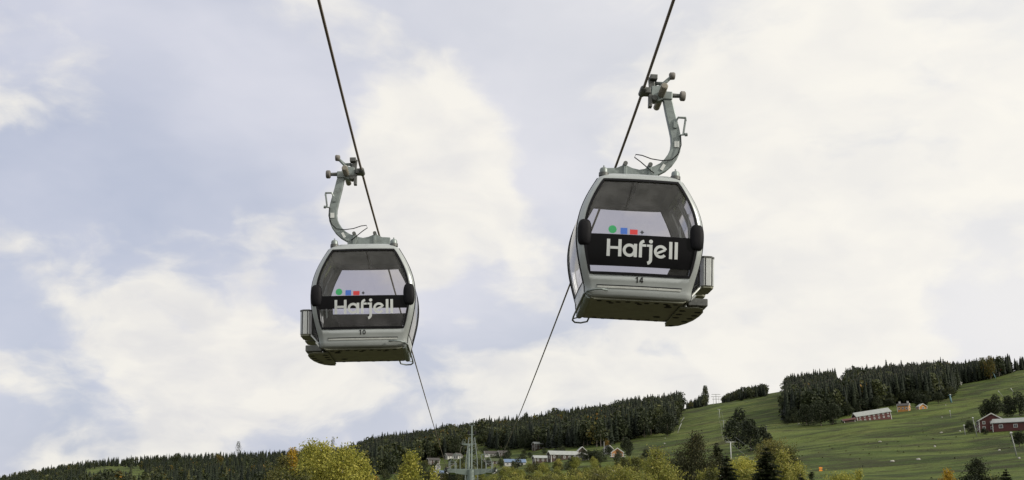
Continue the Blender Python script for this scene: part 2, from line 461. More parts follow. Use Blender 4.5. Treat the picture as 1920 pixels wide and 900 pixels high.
class MB:
    def __init__(s):
        s.v, s.f, s.m = [], [], []

    def add(s, vs, fs, mi=0):
        k = len(s.v)
        s.v += [tuple(p) for p in vs]
        s.f += [tuple(i + k for i in f) for f in fs]
        s.m += [mi] * len(fs)
        return s

    def box(s, c, d, rot=None, mi=0):
        hx, hy, hz = d[0] / 2, d[1] / 2, d[2] / 2
        vs = [Vector((x, y, z)) for x in (-hx, hx) for y in (-hy, hy) for z in (-hz, hz)]
        if rot is not None:
            vs = [rot @ p for p in vs]
        c = Vector(c)
        return s.add([p + c for p in vs], [(0, 1, 3, 2), (4, 6, 7, 5), (0, 4, 5, 1), (2, 3, 7, 6), (0, 2, 6, 4), (1, 5, 7, 3)], mi)

    def tube(s, pts, rad, n=8, mi=0, cap=True):
        pts = [Vector(p) for p in pts]
        if not isinstance(rad, (list, tuple)):
            rad = [rad] * len(pts)
        vs = []
        ref = None
        for i, p in enumerate(pts):
            d = (pts[min(i + 1, len(pts) - 1)] - pts[max(i - 1, 0)]).normalized()
            if ref is None:
                ref = Vector((0, 0, 1)) if abs(d.z) < 0.9 else Vector((1, 0, 0))
            a = (ref - d * ref.dot(d))
            if a.length < 1e-5:
                a = d.orthogonal()
            a.normalize()
            ref = a
            b = d.cross(a)
            vs += [p + (a * math.cos(2 * PI * k / n) + b * math.sin(2 * PI * k / n)) * rad[i] for k in range(n)]
        fs = []
        for i in range(len(pts) - 1):
            for k in range(n):
                k2 = (k + 1) % n
                fs.append((i * n + k, i * n + k2, (i + 1) * n + k2, (i + 1) * n + k))
        if cap:
            fs.append(tuple(range(n - 1, -1, -1)))
            fs.append(tuple((len(pts) - 1) * n + k for k in range(n)))
        return s.add(vs, fs, mi)

    def prism(s, poly, axis, lo, hi, mi=0):
        """extrude a 2D polygon along an axis: 'x' (poly = y,z), 'y' (x,z), 'z' (x,y)"""
        def p3(a, b, t):
            return {'x': (t, a, b), 'y': (a, t, b), 'z': (a, b, t)}[axis]
        n = len(poly)
        vs = [p3(a, b, lo) for a, b in poly] + [p3(a, b, hi) for a, b in poly]
        fs = [tuple(range(n)), tuple(range(2 * n - 1, n - 1, -1))]
        fs += [(i, i + n, (i + 1) % n + n, (i + 1) % n) for i in range(n)]
        return s.add(vs, fs, mi)

    def band(s, ctr, widths, lo, hi, mi=0):
        """a bent flat bar in the x-z plane: centreline points, widths, thickness lo..hi in y"""
        L, Rr = [], []
        for i, (x, z) in enumerate(ctr):
            a, b = ctr[max(i - 1, 0)], ctr[min(i + 1, len(ctr) - 1)]
            d = Vector((b[0] - a[0], b[1] - a[1])).normalized()
            w = widths[i] / 2
            L.append((x - d.y * w, z + d.x * w))
            Rr.append((x + d.y * w, z - d.x * w))
        n = len(ctr)
        vs = []
        for (l, r) in zip(L, Rr):
            vs += [(l[0], lo, l[1]), (r[0], lo, r[1]), (r[0], hi, r[1]), (l[0], hi, l[1])]
        fs = [(0, 1, 2, 3), (4 * n - 1, 4 * n - 2, 4 * n - 3, 4 * n - 4)]
        for i in range(n - 1):
            for k in range(4):
                k2 = (k + 1) % 4
                fs.append((4 * i + k, 4 * i + 4 + k, 4 * i + 4 + k2, 4 * i + k2))
        return s.add(vs, fs, mi)

    def mesh(s, name, mats, smooth=False):
        import bmesh
        me = bpy.data.meshes.new(name)
        me.from_pydata(s.v, [], s.f)
        for m in (mats if isinstance(mats, (list, tuple)) else [mats]):
            me.materials.append(m)
        me.polygons.foreach_set('material_index', s.m)
        bm = bmesh.new()
        bm.from_mesh(me)
        bmesh.ops.recalc_face_normals(bm, faces=bm.faces)
        bm.to_mesh(me)
        bm.free()
        if smooth:
            me.shade_smooth()
        me.update()
        return me

    def build(s, name, mats, parent=None, smooth=False, bevel=0.0, loc=None, rot=None, angle=None):
        me = s.mesh(name, mats, smooth)
        o = link(name, me, parent, loc, rot)
        if smooth and angle:
            try:
                me.set_sharp_from_angle(angle=R(angle))
            except Exception:
                pass
        if bevel > 0:
            b = o.modifiers.new('bevel', 'BEVEL')
            b.width = bevel
            b.segments = 2
            b.limit_method = 'ANGLE'
            b.angle_limit = R(40)
        return o


def np_mesh(name, V, F, mats, mi=None, tint=None):
    """V (n,3), F (m,k) all faces of k corners"""
    V = np.asarray(V, np.float32)
    F = np.asarray(F, np.int32)
    me = bpy.data.meshes.new(name)
    me.vertices.add(len(V))
    me.vertices.foreach_set('co', V.ravel())
    k = F.shape[1]
    me.loops.add(F.size)
    me.loops.foreach_set('vertex_index', F.ravel())
    me.polygons.add(len(F))
    me.polygons.foreach_set('loop_start', np.arange(0, F.size, k, dtype=np.int32))
    for m in (mats if isinstance(mats, (list, tuple)) else [mats]):
        me.materials.append(m)
    if mi is not None:
        me.polygons.foreach_set('material_index', np.asarray(mi, np.int32))
    if tint is not None:
        a = me.attributes.new('tint', 'FLOAT', 'POINT')
        a.data.foreach_set('value', np.asarray(tint, np.float32))
    me.update(calc_edges=True)
    return me

# ------------------------------------------------------------------ the hillside: one sheet to the horizon
def build_terrain():
    ph = np.concatenate([np.linspace(-PI, -0.62, 60, endpoint=False), np.linspace(-0.62, 0.62, 640, endpoint=False), np.linspace(0.62, PI, 60)])
    rs = np.concatenate([[0.5], np.geomspace(4, 60, 22, endpoint=False), np.geomspace(60, 1900, 260, endpoint=False), np.geomspace(1900, 5000, 14)])
    P, Q = np.meshgrid(ph, rs, indexing='ij')
    X, Y = np.sin(P) * Q, np.cos(P) * Q
    Z = ground(X, Y)
    V = np.stack([X, Y, Z], -1).reshape(-1, 3)
    n, m = len(ph), len(rs)
    i, j = np.meshgrid(np.arange(n - 1), np.arange(m - 1), indexing='ij')
    a = (i * m + j).ravel()
    F = np.stack([a, a + 1, a + m + 1, a + m], -1)
    me = np_mesh('terrain', V, F, M['grass'])
    me.shade_smooth()
    o = link('terrain', me)
    tag(o, 'grassy ski hill rising from the valley to the wooded skyline', kind='structure')
    return o


build_terrain()

# ------------------------------------------------------------------ ropes
AX = -0.0357           # the lift line drifts this much to the left per metre forward


def rope_x(side, y):
    return (2.82 if side > 0 else -2.14) + AX * y


_RZ = {1: [(-60, 14.6), (-20, 11.35), (0, 10.0), (15.9, 8.93), (19, 8.75), (34.5, 8.45), (60, 8.10), (89.8, 7.90), (127, 8.2)],
       -1: [(-60, 14.6), (-20, 11.35), (0, 10.0), (15.9, 8.97), (23.3, 8.66), (28.6, 8.57), (50, 8.38), (79.9, 8.26), (127, 8.2)]}


def rope_z(side, y):
    tab = _RZ[side]
    xs, ys = np.array([p[0] for p in tab], float), np.array([p[1] for p in tab], float)
    d = np.gradient(ys, xs)
    i = min(max(int(np.searchsorted(xs, y)) - 1, 0), len(xs) - 2)
    h = xs[i + 1] - xs[i]
    t = (y - xs[i]) / h
    return float((2 * t**3 - 3 * t**2 + 1) * ys[i] + (t**3 - 2 * t**2 + t) * h * d[i] + (-2 * t**3 + 3 * t**2) * ys[i + 1] + (t**3 - t**2) * h * d[i + 1])


TOWER_Y = 127.0
T2_Y = 420.0


def build_rope(side):
    ys = list(np.arange(-60, 8, 2.0)) + list(np.arange(8, 36, 0.035)) + list(np.arange(36, TOWER_Y, 1.5)) + [TOWER_Y]
    pts = [(rope_x(side, y), y, rope_z(side, y)) for y in ys]
    z0, z1 = rope_z(side, TOWER_Y), gz(rope_x(side, T2_Y), T2_Y) + 9.5
    for k in range(1, 16):
        s = k / 15
        y = TOWER_Y + (T2_Y - TOWER_Y) * s
        pts.append((rope_x(side, y), y, z0 + (z1 - z0) * s - 3.0 * 4 * s * (1 - s) * 0.5))
    z2 = gz(rope_x(side, 1250), 1250) + 7
    for k in range(1, 9):
        s = k / 8
        y = T2_Y + (1250 - T2_Y) * s
        pts.append((rope_x(side, y), y, z1 + (z2 - z1) * s - 5 * 4 * s * (1 - s)))
    n = 24
    P = np.array(pts)
    k = np.arange(n) * 2 * PI / n
    V = []
    for p in P:
        tw = p[1] * 2 * PI / 0.42
        rad = 0.0200 + 0.0038 * np.abs(np.cos(3 * (k - tw * 1.0)))   # six strands laid in a helix
        V.append(np.stack([p[0] + rad * np.cos(k), np.full(n, p[1]), p[2] + rad * np.sin(k)], -1))
    V = np.concatenate(V)
    i, j = np.meshgrid(np.arange(len(P) - 1), np.arange(n), indexing='ij')
    a, b = (i * n + j).ravel(), (i * n + (j + 1) % n).ravel()
    F = np.stack([a, b, b + n, a + n], -1)
    me = np_mesh('haul_rope', V, F, M['rope'])
    me.shade_smooth()
    o = link('haul_rope', me)
    tag(o, 'twisted steel haul rope that the %s gondola cabin hangs from' % ('larger, nearer' if side > 0 else 'smaller, farther'), 'rope', 'haul ropes of the gondola lift')


build_rope(1)
build_rope(-1)

# ------------------------------------------------------------------ gondola cabins
_az = [(0, .74), (.03, .775), (.2, .815), (.39, .865), (.55, .905), (.75, .945), (1.05, .966), (1.3, .935), (1.5, .875), (1.7, .785), (1.88, .685), (1.95, .64), (2.0, .56)]
_bz = [(0, .84), (.03, .87), (.2, .91), (.39, .95), (.7, .99), (1.0, 1.0), (1.4, .97), (1.65, .925), (1.88, .865), (1.95, .835), (2.0, .76)]


def _smooth(tab):
    xs, ys = np.array([p[0] for p in tab]), np.array([p[1] for p in tab])
    d = np.gradient(ys, xs)

    def f(z):
        z = min(max(z, xs[0]), xs[-1])
        i = min(max(int(np.searchsorted(xs, z)) - 1, 0), len(xs) - 2)
        h = xs[i + 1] - xs[i]
        t = (z - xs[i]) / h
        return ((2 * t**3 - 3 * t**2 + 1) * ys[i] + (t**3 - 2 * t**2 + t) * h * d[i] + (-2 * t**3 + 3 * t**2) * ys[i + 1] + (t**3 - t**2) * h * d[i + 1])
    return f


cab_a, cab_b = _smooth(_az), _smooth(_bz)
RC = 0.115
WB, WT = 0.39, 1.88


def front_y(x, z):
    a = cab_a(z)
    return -(cab_b(z) - 0.045 * (x / a) ** 2)


def cab_section(z):
    """perimeter points of the cabin at height z with a part code for each edge"""
    a, b = cab_a(z), cab_b(z)
    pts, code = [], []
    xe = a - RC
    yc = b - 0.045 * (xe / a) ** 2
    nf = 10

    def endline(sy, d):
        for k in range(nf):
            s = -1 + 2 * k / nf
            x = d * s * xe
            pts.append((x, sy * (b - 0.045 * (x / a) ** 2)))
            code.append('E' if sy < 0 else 'F')

    def corner(cx, cy, a0):
        for k in range(5):
            t = a0 + (PI / 2) * k / 5
            pts.append((cx + RC * math.cos(t), cy + RC * math.sin(t)))
            code.append('C')
    SY = [0.0, 0.05, 0.26, 0.47, 0.53, 0.74, 0.95]

    def sideline(sx, d):
        L = yc - RC
        for k, s in enumerate(SY):
            y = d * (-1 + 2 * s) * L
            pts.append((sx * (a + 0.012 * (1 - (y / L) ** 2)), y))
            code.append(('D' if sx > 0 else 'B') + str(k))
    endline(-1, 1)
    corner(xe, -(yc - RC), -PI / 2)
    sideline(1, 1)
    corner(xe, yc - RC, 0)
    endline(1, -1)
    corner(-xe, yc - RC, PI / 2)
    sideline(-1, -1)
    corner(-xe, -(yc - RC), PI)
    return pts, code


Z_LEV = [0.03, .08, .14, .20, .28, .39, .48, .58, .68, .78, .88, .98, 1.06, 1.12, 1.22, 1.32, 1.42, 1.52, 1.62, 1.70, 1.78, 1.84, 1.88, 1.915, 1.95, 1.98, 2.0]


def stroke(mb, pts, w, off, sx, mi=0, closed=False, fy=front_y):
    """a flat stroke of width w laid on the curved end of the cabin; pts in (x, z)"""
    n = len(pts)
    L, Rr = [], []
    for i, p in enumerate(pts):
        a = pts[(i - 1) % n] if closed else pts[max(i - 1, 0)]
        b = pts[(i + 1) % n] if closed else pts[min(i + 1, n - 1)]
        dx, dz = b[0] - a[0], b[1] - a[1]
        l = math.hypot(dx, dz) or 1
        nx, nz = -dz / l * w / 2, dx / l * w / 2
        L.append((p[0] + nx, p[1] + nz))
        Rr.append((p[0] - nx, p[1] - nz))
    vs = [(x, fy(x, z) - off, z) for x, z in L] + [(x, fy(x, z) - off, z) for x, z in Rr]
    m = n if closed else n - 1
    fs = [(i, (i + 1) % n, (i + 1) % n + n, i + n) for i in range(m)]
    mb.add(vs, fs, mi)


def arc(cx, cy, r, a0, a1, n=20):
    return [(cx + r * math.cos(R(a0 + (a1 - a0) * k / n)), cy + r * math.sin(R(a0 + (a1 - a0) * k / n))) for k in range(n + 1)]


def seg(x0, y0, x1, y1, n=4):
    return [(x0 + (x1 - x0) * k / n, y0 + (y1 - y0) * k / n) for k in range(n + 1)]


W_ = 0.185
GLYPHS = {   # per letter: list of (points, width, closed); cap height 1
    'H': [(seg(.095, 0, .095, 1), W_, 0), (seg(.755, 0, .755, 1), W_, 0), (seg(.19, .5, .66, .5), .155, 0)],
    'a': [(arc(.39, .385, .30, 0, 360, 28)[:-1], .17, 1), (seg(.735, 0, .735, .77), W_, 0)],
    'f': [(seg(.095, 0, .095, .72) + arc(.33, .72, .235, 180, 97, 8), .175, 0), (seg(.18, .70, .42, .70), .14, 0)],
    'j': [(seg(.20, .77, .20, -.10) + arc(-.02, -.10, .22, 0, -80, 8), .18, 0), (seg(-.03, .70, .11, .70), .13, 0)],
    'e': [(arc(.39, .385, .305, 20, 322, 26), .165, 0), (seg(.16, .27, .66, .50), .135, 0)],
    'l': [(seg(.095, 0, .095, 1.0), W_, 0)],
}
LETTERS = [('H', 0.0), ('a', .915), ('f', 1.85), ('j', 2.34), ('e', 2.72), ('l', 3.60), ('l', 3.92)]
DIGITS = {
    '1': [(seg(.30, 0, .30, 1), .2, 0), (seg(.03, .74, .24, .92), .16, 0)],
    '4': [(seg(.42, 0, .42, 1), .19, 0), (seg(.36, .96, .04, .36), .16, 0), (seg(.0, .28, .62, .28), .16, 0)],
    '0': [([(.32 + .23 * math.cos(R(t)), .5 + .41 * math.sin(R(t))) for t in range(0, 360, 20)], .18, 1)],
}


def rounded_pod(mb, c, rx, ry, rz, e=0.55, n=14, m=18):
    vs, fs = [], []

    def sp(t, k):
        return math.copysign(abs(t) ** k, t)
    for i in range(n + 1):
        la = -PI / 2 + PI * i / n
        for j in range(m):
            lo = 2 * PI * j / m
            vs.append((c[0] + rx * sp(math.cos(la), e) * sp(math.cos(lo), 0.75), c[1] + ry * sp(math.cos(la), e) * sp(math.sin(lo), 0.75), c[2] + rz * sp(math.sin(la), 0.8)))
    for i in range(n):
        for j in range(m):
            fs.append((i * m + j, i * m + (j + 1) % m, (i + 1) * m + (j + 1) % m, (i + 1) * m + j))
    mb.add(vs, fs)


def lathe_z(mb, cx, cy, prof, n=14, mi=0):
    vs = [(cx + r * math.cos(2 * PI * k / n), cy + r * math.sin(2 * PI * k / n), z) for r, z in prof for k in range(n)]
    fs = [(i * n + k, i * n + (k + 1) % n, (i + 1) * n + (k + 1) % n, (i + 1) * n + k) for i in range(len(prof) - 1) for k in range(n)]
    fs.append(tuple((len(prof) - 1) * n + k for k in range(n)))
    mb.add(vs, fs, mi)


def make_cabin(number, sx, clamp, roll, yaw, band_lo, rear_band, label):
    """sx = +1: door and ski racks on +x; -1: mirrored, as on the cabin coming the other way"""
    Rm = Matrix.Rotation(yaw, 3, 'Z') @ Matrix.Rotation(roll, 3, 'Y')
    CLX, CLZ = 0.105 * sx, 3.665
    base = Vector(clamp) - Rm @ Vector((CLX, 0, CLZ))
    root = empty('gondola_cabin', base, Rm.to_euler())
    tag(root, label, 'gondola', 'gondola cabins hanging from the ropes')

    # ---- shell with real openings
    secs = [cab_section(z) for z in Z_LEV]
    npt = len(secs[0][0])
    code = secs[0][1]
    grid = [[(sx * x, y, z) for (x, y) in secs[i][0]] for i, z in enumerate(Z_LEV)]
    flat = [p for row in grid for p in row]
    regions = {}

    def region(i, k):
        z0, z1 = Z_LEV[i], Z_LEV[i + 1]
        c = code[k]
        if c == 'E' and z0 >= WB - 1e-6 and z1 <= WT + 1e-6:
            return ('front', 0)
        if c == 'F' and z0 >= WB - 1e-6 and z1 <= WT + 1e-6:
            return ('rear', 0)
        if c[0] in 'DB':
            kk = int(c[1])
            half = 0 if kk in (1, 2) else 1 if kk in (4, 5) else None
            if half is not None:
                if c[0] == 'D':
                    if .28 <= z0 and z1 <= 1.06 + 1e-6: return ('door', half)
                    if 1.12 <= z0 + 1e-6 and z1 <= 1.84 + 1e-6: return ('door', half + 2)
                else:
                    pass
            if c[0] == 'B' and 1 <= kk <= 5 and .28 <= z0 and z1 <= 1.84 + 1e-6:
                return ('side', 0)
        return ('shell', 0)
    for i in range(len(Z_LEV) - 1):
        for k in range(npt):
            f = (i * npt + k, i * npt + (k + 1) % npt, (i + 1) * npt + (k + 1) % npt, (i + 1) * npt + k)
            regions.setdefault(region(i, k), []).append(f)

    def sub(faces):
        idx = sorted({i for f in faces for i in f})
        mp = {o: n for n, o in enumerate(idx)}
        mb = MB()
        mb.add([flat[i] for i in idx], [tuple(mp[i] for i in f) for f in faces])
        return mb
    sh = sub(regions[('shell', 0)])
    top = [(x * 0.97, y * 0.97, 2.03) for (x, y, z) in grid[-1]]
    k0 = len(sh.v)
    shell = sh.build('shell', M['silver'], root, smooth=True, angle=55)
    so = shell.modifiers.new('wall', 'SOLIDIFY')
    so.thickness = 0.035
    so.offset = -1
    # roof lid
    mb = MB()
    n_ = len(grid[-1])
    vs = list(grid[-1]) + [(x * 0.9, y * 0.9, 2.035) for (x, y, z) in grid[-1]]
    mb.add(vs, [(i, (i + 1) % n_, (i + 1) % n_ + n_, i + n_) for i in range(n_)] + [tuple(range(n_, 2 * n_))])
    mb.build('roof', M['silver'], root)
    # panes (set slightly inside the wall face)
    for (nm, i), faces in sorted(regions.items()):
        if nm == 'shell':
            continue
        mb = sub(faces)
        mb.v = [(x * 0.988, y * 0.988, z) for (x, y, z) in mb.v]
        o = mb.build({'front': 'end_window', 'rear': 'end_window', 'door': 'door_pane', 'side': 'side_pane'}[nm], M['glass'], root, smooth=True)
        if nm in ('front', 'rear'):
            s = -1 if nm == 'front' else 1
            # black rubber gasket round the end window
            fm = MB()

            def edge_x(z):
                return cab_a(z) - RC
            zs = np.linspace(WB, WT, 22)
            loop = [(-edge_x(z), z) for z in zs] + [(x, WT) for x in np.linspace(-edge_x(WT), edge_x(WT), 9)[1:]]
            loop += [(edge_x(z), z) for z in zs[::-1][1:]] + [(x, WB) for x in np.linspace(edge_x(WB), -edge_x(WB), 9)[1:-1]]
            stroke(fm, loop, 0.038, 0.006, 1, closed=True)
            if s > 0:
                fm.v = [(x, -y, z) for x, y, z in fm.v]
            fo = fm.build('gasket', M['black'], o, smooth=False)
            so = fo.modifiers.new('lip', 'SOLIDIFY')
            so.thickness = 0.012
            so.offset = 0
        else:
            # thin dark seal round each side pane
            idx = {}
            for f in faces:
                for a, b in zip(f, f[1:] + f[:1]):
                    e = (min(a, b), max(a, b))
                    idx[e] = idx.get(e, 0) + 1
            fm = MB()
            for (a, b), c in idx.items():
                if c == 1:
                    fm.tube([flat[a], flat[b]], 0.007, 5, cap=False)
            fm.build('pane_seal', M['black'], o)
    # dark seal lines where the doors meet the corner columns
    fm = MB()
    for s in (-1, 1):
        for sd in (sx, -sx):
            pts = []
            for z in np.linspace(0.05, 1.93, 24):
                a, b = cab_a(z), cab_b(z)
                yc = b - 0.045 * ((a - RC) / a) ** 2
                pts.append((sd * (a + 0.002), s * (yc - RC), z))
            fm = MB()
            fm.tube(pts, 0.009, 5)
            fm.build('door_seal', M['black'], root)

    # ---- inside
    mb = MB()
    mb.v, mb.f, mb.m = [], [], []
    lv = [(1.80, 0.955), (1.88, 0.93), (1.92, 0.8)]
    rings = []
    for z, k in lv:
        p, _ = cab_section(z)
        rings.append([(sx * x * k, y * k, z) for x, y in p])
    nn = len(rings[0])
    vs = [q for r_ in rings for q in r_]
    fs = [(i * nn + k, i * nn + (k + 1) % nn, (i + 1) * nn + (k + 1) % nn, (i + 1) * nn + k) for i in range(1, len(lv) - 1) for k in range(nn)]
    fs.append(tuple((len(lv) - 1) * nn + k for k in range(nn)))
    mb.add(vs, fs)
    ceil = mb.build('ceiling_lining', M['lining'], root, smooth=False)
    mb = MB()
    mb.box((-0.03 * sx, 0, 1.905), (0.045, 1.5, 0.02))
    mb.build('ceiling_strip', M['seat'], ceil)
    mb = MB()
    p, _ = cab_section(0.12)
    mb.prism([(sx * x * 0.95, y * 0.95) for x, y in p], 'z', 0.10, 0.14)
    mb.build('floor_panel', M['seat'], root)
    for s in (-1, 1):
        b_ = empty('bench', (0, 0, 0))
        b_.parent = root
        mb = MB()
        mb.box((0, s * 0.66, 0.335), (1.30, 0.36, 0.05))
        mb.build('seat', M['seat'], b_, bevel=0.015)
        if s > 0:
            mb = MB()
            mb.box((0, 0.86, 0.55), (1.30, 0.05, 0.36))
            mb.build('backrest', M['seat'], b_, bevel=0.015)
        for x in (-0.5, 0.5):
            mb = MB()
            mb.box((x, s * 0.66, 0.22), (0.05, 0.3, 0.17))
            mb.build('bracket', M['seat'], b_)
    # folded seat that shows in the lower corner of the end window
    mb = MB()
    mb.prism([(0.42 * sx, 0.40), (0.74 * sx, 0.40), (0.74 * sx, 0.60), (0.53 * sx, 0.60), (0.47 * sx, 0.52)], 'y', -0.80, -0.74)
    mb.build('folded_seat', M['seat'], root)
    # grab rail inside the door side
    for yy in (-0.45, 0.35):
        mb = MB()
        mb.tube([(0.80 * sx, yy, 1.50), (0.82 * sx, yy, 1.1), (0.80 * sx, yy, 0.7)], 0.014, 6)
        mb.build('grab_rail', M['galv'], root)

    # ---- black film bands and the lettering
    def film(zlo, zhi, s):
        mb = MB()
        zz = np.linspace(zlo, zhi, 8)
        vs, fs = [], []
        for z in zz:
            e = cab_a(z) - RC - 0.012
            for x in np.linspace(-e, e, 13):
                vs.append((x, s * (-front_y(x, z) - 0.0075) if s > 0 else front_y(x, z) + 0.0075, z))
        for i in range(7):
            for k in range(12):
                fs.append((i * 13 + k, i * 13 + k + 1, (i + 1) * 13 + k + 1, (i + 1) * 13 + k))
        mb.add(vs, fs)
        return mb.build('window_film', M['film'], root, smooth=True)
    film(band_lo, 0.985, -1)
    if rear_band:
        film(0.74, 0.985, 1)
    U = 0.262
    x0, z0 = -0.525 + 0.01, 0.645
    for k, (ch, ox) in enumerate(LETTERS):
        mb = MB()
        for q, (pts, w, cl) in enumerate(GLYPHS[ch]):
            stroke(mb, [(x0 + (ox + x) * U, z0 + y * U) for x, y in pts], w * U, -0.0015 + 0.0012 * q, 1, closed=bool(cl))
        if ch == 'j':
            vs = [(x0 + (ox + .20) * U, z0 + 0.95 * U)] + [(x0 + (ox + .20 + .115 * math.cos(t * PI / 8)) * U, z0 + (.95 + .115 * math.sin(t * PI / 8)) * U) for t in range(16)]
            mb.add([(x, front_y(x, z) + 0.0015, z) for x, z in vs], [(0, i + 1, (i + 1) % 16 + 1) for i in range(16)])
        mb.build('letter', M['white_film'], root)
    # the four coloured stickers above the band
    zb = 0.99

    def sticker(poly, mat, name):
        mb = MB()
        cx = sum(p[0] for p in poly) / len(poly)
        cz = sum(p[1] for p in poly) / len(poly)
        vs = [(cx, cz)] + poly
        n = len(poly)
        mb.add([(x, front_y(x, z) + 0.004, z) for x, z in vs], [(0, i + 1, (i + 1) % n + 1) for i in range(n)])
        mb.build(name, mat, root)
    cx = -0.435
    sticker([(cx + .062 * math.cos(t * PI / 14), zb + .068 + .062 * math.sin(t * PI / 14)) for t in range(28)], M['green_film'], 'round_sticker')
    sticker([(-.315, zb), (-.21, zb), (-.21, zb + .098), (-.315, zb + .098)], M['blue_film'], 'square_sticker')
    sticker([(-.172, zb), (-.055, zb), (-.055, zb + .078), (-.172, zb + .078)], M['red_film'], 'oblong_sticker')
    sticker([(-.022, zb + .04), (.0, zb + .027), (.012, zb + .002), (.025, zb + .027), (.047, zb + .04), (.025, zb + .053), (.012, zb + .077), (.0, zb + .053)], M['dark_film'], 'diamond_sticker')
    # cabin number
    H = 0.088
    xs = [-0.062, 0.0] if number[0] == '1' else [-0.06, 0.0]
    for ch, xo in zip(number, xs):
        mb = MB()
        for q, (pts, w, cl) in enumerate(DIGITS[ch]):
            stroke(mb, [(xo + x * H, 0.262 + y * H) for x, y in pts], w * H, 0.004 + 0.0006 * q, 1, closed=bool(cl))
        mb.build('number_digit', M['num'], root)
    # sill strip with its dark joint
    mb = MB()
    stroke(mb, seg(-0.63, 0.185, 0.63, 0.185, 12), 0.030, 0.012, 1)
    o = mb.build('sill_strip', M['silver_light'], root)
    so = o.modifiers.new('t', 'SOLIDIFY'); so.thickness = 0.014; so.offset = -1
    mb = MB()
    stroke(mb, seg(-0.645, 0.211, 0.645, 0.211, 12), 0.014, 0.006, 1)
    mb.build('sill_joint', M['black'], root)

    # ---- bumpers on the corners
    for s in (-1, 1):
        for e in (-1, 1):
            mb = MB()
            rounded_pod(mb, (e * (cab_a(1.0) - 0.112), s * (cab_b(1.0) - 0.075), 1.0), 0.108, 0.10, 0.205)
            mb.build('bumper', M['black'], root, smooth=True)

    # ---- under pan
    mb = MB()
    px, py = 0.72, 0.83
    mb.prism([(-px, 0.06), (-px, 0.02), (-px + .05, 0.0), (px - .05, 0.0), (px, 0.02), (px, 0.06)], 'y', -py, py)
    pan = mb.build('under_pan', M['pan'], root, bevel=0.01)
    hole = MB()
    hole.prism([(0.042 * math.cos(k * PI / 3), 0.042 * math.sin(k * PI / 3)) for k in range(6)], 'z', -0.004, 0.004)
    hme = hole.mesh('drain_hole', M['hole'])
    spots = []
    for i in range(9):
        x = -0.58 + i * 0.145
        spots += [(x, -0.70 - (0.0 if i % 3 else 0.04), 1), (x + 0.07, 0.72 + (0.05 if i % 2 else 0.0), 1)]
        if i % 3 == 1:
            spots.append((x + 0.05, -0.60, 1))
    spots += [(0.50, -0.48, 1.5), (0.46, 0.40, 1.5)]
    for (x, y, s) in spots:
        o = link('drain_hole', hme, pan, (x * sx, y, -0.001))
        o.scale = (s, s, 1)
    # tubular guide rail along the lower edge away from the door
    mb = MB()
    rail = [(-.48, -.93, .13), (-.58, -.965, .135), (-.68, -.96, .125), (-.77, -.90, .11), (-.815, -.75, .09), (-.83, 0, .05), (-.845, .75, .0), (-.845, .92, -.03), (-.80, 1.0, -.05), (-.70, 1.02, -.05), (-.60, .98, -.03), (-.58, .84, .02)]
    mb.tube([(x * sx, y, z) for x, y, z in rail], 0.015, 8)
    mb.tube([(x * sx, y, z) for x, y, z in [(-.80, -.84, .10), (-.72, -.84, .06), (-.60, -.80, .03)]], 0.011, 6)
    mb.tube([(x * sx, y, z) for x, y, z in [(-.845, .86, -.015), (-.76, .86, .01), (-.66, .80, .02)]], 0.011, 6)
    mb.build('guide_rail', M['galv'], root, smooth=True)
    # channel tube beside the pan
    mb = MB()
    mb.tube([(-.745 * sx, -.80, .07), (-.745 * sx, .84, .04)], 0.055, 12)
    mb.build('edge_tube', M['galv'], root, smooth=True, angle=50)
    # perforated step plate under the door, with its rounded outer edge
    poly = [(.66, -.62), (.93, -.70), (1.02, -.62), (1.07, -.35), (1.075, 0.0), (1.05, .38), (.99, .70), (.91, .93), (.80, 1.04), (.70, 1.06), (.69, .90), (.665, .86)]
    mb = MB()
    mb.prism([(x * sx, y) for x, y in poly], 'z', -.035, -.005)
    step = mb.build('step_plate', M['pan'], root, bevel=0.006)
    for (x, y) in [(.735, -.42), (.735, -.12), (.735, .18), (.985, -.35), (.985, -.06), (.965, .22), (.925, .50), (.78, .93)]:
        o = link('drain_hole', hme, step, (x * sx, y, -0.036))
        o.scale = (1.25, 1.25, 1)
    mb = MB()
    mb.box((0.92 * sx, -.66, .055), (0.30, 0.16, 0.115))
    mb.build('door_actuator', M['galv_dark'], root, bevel=0.012)
    mb = MB()
    mb.box((1.04 * sx, -.42, .045), (0.07, 0.30, 0.09))
    mb.build('door_actuator', M['galv_dark'], root, bevel=0.012)
    # ski rack: chamfered channel boxes on brackets outside the door
    rk = empty('ski_rack', (0, 0, 0))
    rk.parent = root
    for (y0, y1, mat) in ((-.60, -.02, M['rack']), (.06, .62, M['rack'])):
        mb = MB()
        prof = [(.985, y0 + .05), (1.03, y0), (1.14, y0), (1.20, y0 + .07), (1.20, y1 - .07), (1.14, y1), (1.03, y1), (.985, y1 - .05)]
        mb.prism([(x * sx, y) for x, y in prof], 'z', .345, .785)
        b = mb.build('rack_box', mat, rk, bevel=0.006)
        mb = MB()
        mb.prism([(x * sx * 1.0 + 0.004 * sx * (1 if x > 1.1 else -1), y * 1.01) for x, y in prof], 'z', .78, .81)
        mb.build('rim', M['galv_dark'], b)
        mb = MB()
        mb.prism([(x * sx, y) for x, y in [(.99, y0 + .06), (1.03, y0 + .015), (1.14, y0 + .015), (1.19, y0 + .075), (1.19, y1 - .075), (1.14, y1 - .015), (1.03, y1 - .015), (.99, y1 - .06)]], 'z', .315, .347)
        mb.build('base_cap', M['pan'], b)
        for q in (((1.055 * sx, y0 - .002, .565), (0.014, 0.008, .43)), ((1.16 * sx, y0 + .02, .565), (0.010, 0.03, .43))):
            mb = MB()
            mb.box(*q)
            mb.build('slot', M['black'], b)
    mb = MB()
